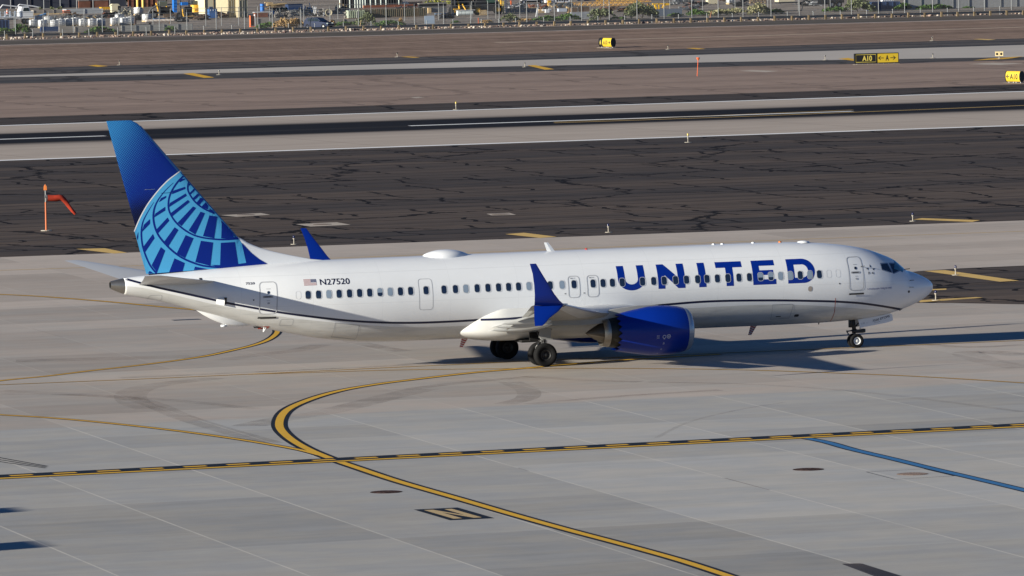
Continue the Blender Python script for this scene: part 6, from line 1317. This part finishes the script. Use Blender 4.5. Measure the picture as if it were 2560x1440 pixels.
t = simple('telehandler', 1222, 36, 'black telehandler with big yellow-rimmed wheel', 'telehandler', [('body', blk, lambda b: (box(b, (-.4, .2, 1.2), (3.6, 1.4, 1.4)), box(b, (-1.2, .2, 2.1), (1.6, 1.2, .8)))), ('arm', yel, lambda b: path(b, [(1.6, -.6, .1), (1.75, -.6, 1.2), (1.7, -.6, 2.4)], .12, 8)), ('green_hood', pbr('hood_green', (.03, .09, .06), .5), lambda b: box(b, (.2, -.3, 2.0), (1.2, .6, .5)))])
wheels(t, [(1.15, -.7, .72, .45), (-1.9, -.5, .7, .45)], hub=yel)
simple('yellow_mast', 1256, 34, 'yellow lattice mast and steel frame right of the telehandler', 'mast', [('mast', pbr('mast_yellow', (.74, .55, .12), .5), lambda b: (box(b, (-.5, 0, 1.0), (.16, .2, 2.6)), box(b, (.15, 0, .9), (.14, .2, 2.0)), [box(b, (-.15, 0, .4+.45*i), (.8, .12, .08), rot=Matrix.Rotation(.3*(-1)**i, 3, 'Y')) for i in range(5)])), ('frame', white, lambda b: (box(b, (.65, .2, 1.0), (.14, .1, 2.4)), box(b, (.9, .2, 1.1), (1.2, .1, .1)), box(b, (.5, .2, .5), (.8, .1, .1)))), ('tips', red_o, lambda b: box(b, (1.4, .1, 1.6), (.2, .15, .7)))])
simple('wooden_pallet', 1208, 39, 'pale wooden pallet propped up below the telehandler', 'pallet', [('boards', wood_l, lambda b: [box(b, (-.48+.19*i, 0, .45), (.11, .05, .72), rot=Matrix.Rotation(-.12, 3, 'Y')) for i in range(6)]+[box(b, (0, .04, .12), (1.2, .06, .1)), box(b, (0, .04, .78), (1.2, .06, .1))]), ('prop', wood_d, lambda b: box(b, (0, .3, .2), (.1, .5, .1)))])
simple('orange_marker', 1196, 59, 'slim orange marker stake by the fence near the centre', 'stake', [('stake', red_o, lambda b: box(b, (0, 0, .4), (.09, .06, .85)))])
simple('broken_post', 1773, 53, 'leaning rusty-orange stake in the rocks at the right', 'stake', [('stake', pbr('stake_rust', (.45, .20, .11), .7), lambda b: tube(b, (0, 0, 0), (.35, 0, 1.35), .06, .03, 8))])
simple('broken_post', 900, 66, 'short leaning pale stake behind the rail near the car', 'stake', [('stake', wood_l, lambda b: tube(b, (0, 0, 0), (.18, 0, .85), .05, .03, 8))])
# trailers, boxes and steel along the top edge
t = simple('white_trailer', 1322, 10, 'white trailer body with two wheels at the top edge', 'trailer', [('body', white, lambda b: box(b, (0, 0, 1.2), (2.3, 1.2, 1.3))), ('skirt', blk, lambda b: box(b, (.6, .1, .45), (2.4, 1.0, .35)))]); wheels(t, [(-1.1, -.6, .36, .22), (1.9, -.6, .36, .22)], hub=white)
simple('white_machine', 1372, 13, 'white and yellow compressor units right of the trailer', 'machine', [('body', white, lambda b: (box(b, (0, 0, .9), (1.2, 1, .9)), box(b, (1.6, 0, .8), (1.4, 1, .9)), box(b, (2.9, 0, .8), (.8, 1, .9)))), ('jack', yel, lambda b: (box(b, (-.1, -.5, .4), (.5, .3, .8)), box(b, (-.1, -.5, -.2+.35), (.35, .2, .7)))), ('grilles', blk, lambda b: [box(b, (1.2+i*.4, -.51, .8), (.22, .03, .4)) for i in range(5)])])
simple('leaning_poles', 1342, 42, 'two white leaning poles left of the white boxes', 'poles', [('pole', white, lambda b: (tube(b, (-.15, 0, 0), (.25, .1, 1.8), .06, n=8), tube(b, (.1, 0, 0), (.32, .1, 1.7), .05, n=8)))])
simple('white_boxes', 1365, 33, 'small white boxes and bags on ochre boards', 'boxes', [('boxes', white, lambda b: (box(b, (.1, -.2, .35), (.6, .4, .5)), box(b, (-.4, 0, .5), (.5, .4, .25)), box(b, (.6, 0, .5), (.35, .3, .3)))), ('boards', wood_l, lambda b: (box(b, (-.8, .1, .45), (.9, .3, .4), taper=(.6, 1)), box(b, (0, .2, .15), (2.4, .4, .1))))])
simple('board_stack', 1415, 32, 'pale blue boards beside ochre posts under the boom', 'boards', [('boards', pbr('board_blue', (.45, .50, .58), .6), lambda b: box(b, (-.6, 0, .45), (1.3, .6, .45))), ('posts', wood_l, lambda b: (box(b, (.25, -.1, .45), (.3, .3, .9)), box(b, (.8, 0, .45), (.6, .3, .8))))])
simple('pallet_row', 1305, 33, 'row of grey pallets with rubble at the top centre right', 'pallets', [('pallets', galv_d, lambda b: [box(b, (-2.2+.42*i, 0, .45), (.3, .3, .6), rot=Matrix.Rotation(.1*(-1)**i, 3, 'Y')) for i in range(12)]), ('rails', wood_l, lambda b: (box(b, (0, -.2, .78), (5.6, .1, .08)), box(b, (0, -.2, .08), (5.6, .1, .08))))])
simple('dark_crate', 1458, 31, 'two dark brown crates beneath the lattice boom', 'crate', [('crate', wood_d, lambda b: (box(b, (0, 0, .5), (1.7, .8, .65)), box(b, (-1.5, 0, .45), (.9, .7, .6)))), ('frame', galv, lambda b: (box(b, (0, -.4, .88), (5.0, .08, .06)), box(b, (.95, -.4, .5), (.06, .06, .8)), box(b, (-.95, -.4, .5), (.06, .06, .8))))])
def boom(b, L, h):
    n = int(L/.42)
    for z in (0, h): tube(b, (-L/2, 0, z), (L/2, 0, z), .055, n=6)
    for z in (0, h): tube(b, (-L/2, .5, z), (L/2, .5, z), .055, n=6)
    for i in range(n):
        x0 = -L/2+L*i/n; x1 = x0+L/n; z0_, z1 = (0, h) if i % 2 else (h, 0); tube(b, (x0, 0, z0_), (x1, 0, z1), .04, n=5); tube(b, (x0, .5, z1), (x1, .5, z0_), .04, n=5)
bm_o = pbr('boom_orange', (.62, .34, .07), .5)
t, sc = yd('lattice_boom', 1500, 17, 'long orange-yellow lattice crane boom lying under the top edge', 'crane boom'); b = new(); boom(b, 13.5, .62); bmesh.ops.translate(b, verts=b.verts, vec=(0, 0, .15)); obj('lattice', b, bm_o, t)
b = new(); 
for x in (-5, -1, 3, 6): box(b, (x, .2, .06), (.4, .9, .12))
obj('sleepers', b, wood_d, t)
t, sc = yd('lattice_boom', 1560, 9, 'second darker boom section behind the long lattice boom', 'crane boom'); b = new(); boom(b, 9, .5); bmesh.ops.translate(b, verts=b.verts, vec=(0, 0, .2)); obj('lattice', b, bm_o, t)
simple('yellow_beam', 1560, 28, 'short yellow beam between the two tall bushes', 'beam', [('beam', yel, lambda b: box(b, (0, 0, .25), (1.6, .4, .3)))])
simple('yellow_steel_frame', 1655, 26, 'bright yellow steel frame pieces right of the widest bush', 'frame', [('frame', pbr('frame_yellow', (.85, .50, .02), .45), lambda b: (box(b, (-.3, 0, 1.0), (2.4, .2, .16)), box(b, (-.5, 0, .55), (.2, .2, 1.1)), box(b, (.3, 0, .7), (.3, .3, .8), rot=Matrix.Rotation(.5, 3, 'Y')), box(b, (.8, 0, .9), (.9, .3, .3)), box(b, (-1.0, 0, .6), (.25, .2, .8), rot=Matrix.Rotation(-.4, 3, 'Y')))), ('base', wood_d, lambda b: box(b, (0, .1, .08), (2.2, .5, .14)))])
for i, (px, py, w_) in enumerate(((1700, 12, 4.5), (1740, 19, 3.4), (1480, 2, 8), (1870, 4, 2.0), (1815, 4, 2.0))):
    lab = ['blue-grey scrap pile at the top edge right of the yellow frame', 'dark pipe rack below the blue-grey scrap pile', 'dark blue plant at the top edge above the boom', 'dark scrap between white tank and timber frame', 'striped dark sheets left of the white tank'][i]
    simple('scrap_heap', px, py, lab, 'scrap', [('scrap', (galv_d, blk, blu_d, blk, wood_d)[i], lambda b: [box(b, (rnd.uniform(-w_/2, w_/2), rnd.uniform(-.4, .4), rnd.uniform(.1, .9)), (rnd.uniform(.3, 1.2), .3, rnd.uniform(.08, .3)), rot=Matrix.Rotation(rnd.uniform(-.2, .2), 3, 'Y')) for _ in range(24)]), ('bright_bits', (white, rust, galv, conc, conc)[i], lambda b: [box(b, (rnd.uniform(-w_/2, w_/2), rnd.uniform(-.5, 0), rnd.uniform(.2, .9)), (rnd.uniform(.1, .3), .2, rnd.uniform(.05, .15))) for _ in range(12)])])
simple('cream_box', 1779, 10, 'plain cream box at the top edge over the green bush', 'box', [('box', cream, lambda b: box(b, (0, 0, .55), (1.5, 1.0, 1.0))), ('skids', blk, lambda b: (box(b, (-.4, 0, .06), (.2, 1.0, .12)), box(b, (.4, 0, .06), (.2, 1.0, .12))))])
simple('timber_rack', 1895, 10, 'yellow timber rack with dark slots at the top edge', 'rack', [('planks', wood_l, lambda b: [box(b, (0, .1*i, .25+.27*i), (2.8-.2*i, .1, .16)) for i in range(4)]), ('uprights', wood_d, lambda b: [box(b, (-1.2+.6*i, -.08, .6), (.1, .08, 1.0)) for i in range(5)])])
t = simple('box_truck', 1962, 12, 'cream-white flat trailer load at the top right', 'trailer', [('bed', cream, lambda b: box(b, (0, 0, .75), (2.6, 1.6, .5))), ('frame', blk, lambda b: box(b, (.3, 0, .35), (3.2, 1.4, .15))), ('legs', galv_d, lambda b: (box(b, (1.6, -.6, .15), (.1, .1, .35)), box(b, (-1.0, -.6, .15), (.1, .1, .35))))])
t = simple('tanker_truck', 2072, 19, 'dark truck with paired wheels at the top right', 'truck', [('body', blk, lambda b: box(b, (0, 0, 1.3), (4.2, 1.8, 1.2))), ('chassis', galv_d, lambda b: box(b, (-.6, 0, .6), (4.6, 1.2, .2))), ('hose', white, lambda b: box(b, (-2.1, -.8, .9), (1.8, .12, .1)))]); wheels(t, [(.1, -.8, .5, .3), (1.25, -.8, .5, .3)])
simple('slatted_crate', 2216, 9, 'white slatted crate on the dark container', 'crate', [('slats', white, lambda b: [box(b, (-.7+.28*i, 0, .5), (.16, .7, .8)) for i in range(6)]), ('crate_base', galv_d, lambda b: box(b, (0, 0, .08), (1.7, .8, .1)))])
simple('orange_barrier', 2443, 4, 'orange plastic barrier on the pale panels at the top right', 'barrier', [('barrier', pbr('barrier_orange', (.85, .28, .08), .5), lambda b: box(b, (0, 0, .5), (1.6, .4, .9), taper=(.9, .5)))])
simple('cable_run', 1985, 27, 'dark cable lying on the gravel below the cream trailer', 'cable', [('cable', blk, lambda b: path(b, [(-2.3, -1.5, .05), (0, -.6, .06), (1.2, 0, .05), (1.5, .2, .9), (1.5, .2, 1.0)], .07, 6))])
# parked car seen three-quarter from the front
t, sc = yd('parked_car', 797, 71, 'dark blue hatchback parked nose right behind the guardrail', 'car', math.radians(-52))
carp = pbr('car_blue', (.012, .022, .06), .6, spec=.15)
L_, b = 4.1, new(); secs = [(-2.05, .62, .78, .35), (-1.95, .80, 1.0, .30), (-1.3, .88, 1.02, .25), (0, .90, 1.0, .22), (.9, .88, .98, .25), (1.6, .84, .86, .30), (1.98, .70, .70, .35), (2.05, .55, .60, .40)]
rings(b, [[Vector((x, -w_, z0_)), Vector((x, w_, z0_)), Vector((x, w_*1.0, (z0_+z1)/2)), Vector((x, w_*.93, z1)), Vector((x, -w_*.93, z1)), Vector((x, -w_, (z0_+z1)/2))] for x, w_, z1, z0_ in secs]); sharp(obj('body', fixn(b), carp, t), 40)
b = new(); rings(b, [[Vector((x, -w_, .95)), Vector((x, w_, .95)), Vector((x, w2, z)), Vector((x, -w2, z))] for x, w_, w2, z in ((-1.85, .78, .70, 1.15), (-1.5, .80, .66, 1.50), (-.6, .82, .66, 1.56), (.25, .82, .66, 1.48), (.95, .80, .76, 1.02))]); obj('cabin', fixn(b), carp, t)
b = new(); 
for pts in ([(.93, -.7, 1.03), (.93, .7, 1.03), (.30, .62, 1.47), (.30, -.62, 1.47)],): b.faces.new([b.verts.new(Vector(p)+Vector((.02, 0, .02))) for p in pts])
obj('windscreen', b, gls, t)
for s_ in (-1, 1):
    b = new()
    for pts in ([(.65, .83, 1.04), (-.2, .83, 1.04), (-.2, .69, 1.44), (.2, .69, 1.42)], [(-.3, .83, 1.04), (-1.3, .82, 1.04), (-1.35, .70, 1.42), (-.3, .69, 1.45)]): b.faces.new([b.verts.new((p[0], s_*(p[1]+.012), p[2])) for p in pts])
    obj('side_window', b, gls, t); b = new(); box(b, (1.9, s_*.6, .72), (.22, .32, .16)); obj('headlight', b, pbr('lamp_glass', (.35, .42, .42), .1), t); b = new(); box(b, (.72, s_*.93, 1.05), (.12, .16, .12)); obj('mirror', b, carp, t)
wheels(t, [(1.3, -.8, .32, .2), (1.3, .8, .32, .2), (-1.3, -.8, .32, .2), (-1.3, .8, .32, .2)])
b = new(); box(b, (2.04, 0, .5), (.06, .9, .16)); obj('grille', b, blk, t)

# more of the yard's clutter, each heap its own thing
CL = [(30, 49, 2.2, galv_d, white, 'dark frames and white bins beside the flatbed bed'), (176, 47, 2.6, wood_d, conc, 'dark boards lying between two long kerb beams'), (232, 52, 2.4, galv_d, wood_l, 'grey sheets and laths above the shrub pair of tanks'), (268, 45, 2.0, blk, rust, 'black and rust parts below the trailer frame'), (444, 55, 2.4, blk, galv, 'black parts row under the backhoe crossbar'), (505, 50, 2.2, wood_d, blk, 'dark boards under the yellow excavator'), (548, 44, 1.8, wood_d, rust, 'brown branches against the cream building'), (703, 33, 2.6, blk, wood_l, 'black pallets behind the two blue drums'), (745, 40, 2.6, galv_d, conc, 'grey crumpled sheets left of the car roof'), (1010, 28, 3.2, blk, rust, 'black bars on the rust plate end'), (1118, 46, 1.8, blk, blu_d, 'black bucket teeth left of the white loader bucket'), (1290, 22, 3.0, galv_d, white, 'grey struts below the white trailer body'), (1345, 24, 2.6, rust, galv, 'rust struts below the compressor units'), (1400, 20, 3.4, galv_d, wood_l, 'grey poles left of the lattice boom'), (1525, 30, 3.6, wood_d, rust, 'brown bars lying under the lattice boom'), (1600, 22, 3.0, wood_d, yel, 'brown bars with yellow bits right of the boom end'), (1725, 26, 3.0, galv_d, rust, 'thin dark rails with rust feet below the pipe rack'), (1850, 16, 2.0, blk, galv_d, 'black tyre-like bundle under the timber rack'), (2030, 14, 3.0, blk, white, 'black and white fittings left of the paired wheels')]
for px, py, w_, m1, m2, lab in CL:
    simple('junk_heap', px, py, lab, 'scrap', [('dark_pieces', m1, lambda b: [box(b, (rnd.uniform(-w_/2, w_/2), rnd.uniform(-.5, .5), rnd.uniform(.08, .75)), (rnd.uniform(.2, 1.3), .35, rnd.uniform(.06, .3)), rot=Matrix.Rotation(rnd.uniform(-.5, .5), 3, 'Y')) for _ in range(24)]), ('light_pieces', m2, lambda b: [box(b, (rnd.uniform(-w_/2, w_/2), rnd.uniform(-.6, .1), rnd.uniform(.1, .8)), (rnd.uniform(.1, .6), .2, rnd.uniform(.04, .18)), rot=Matrix.Rotation(rnd.uniform(-.7, .7), 3, 'Y')) for _ in range(14)])])
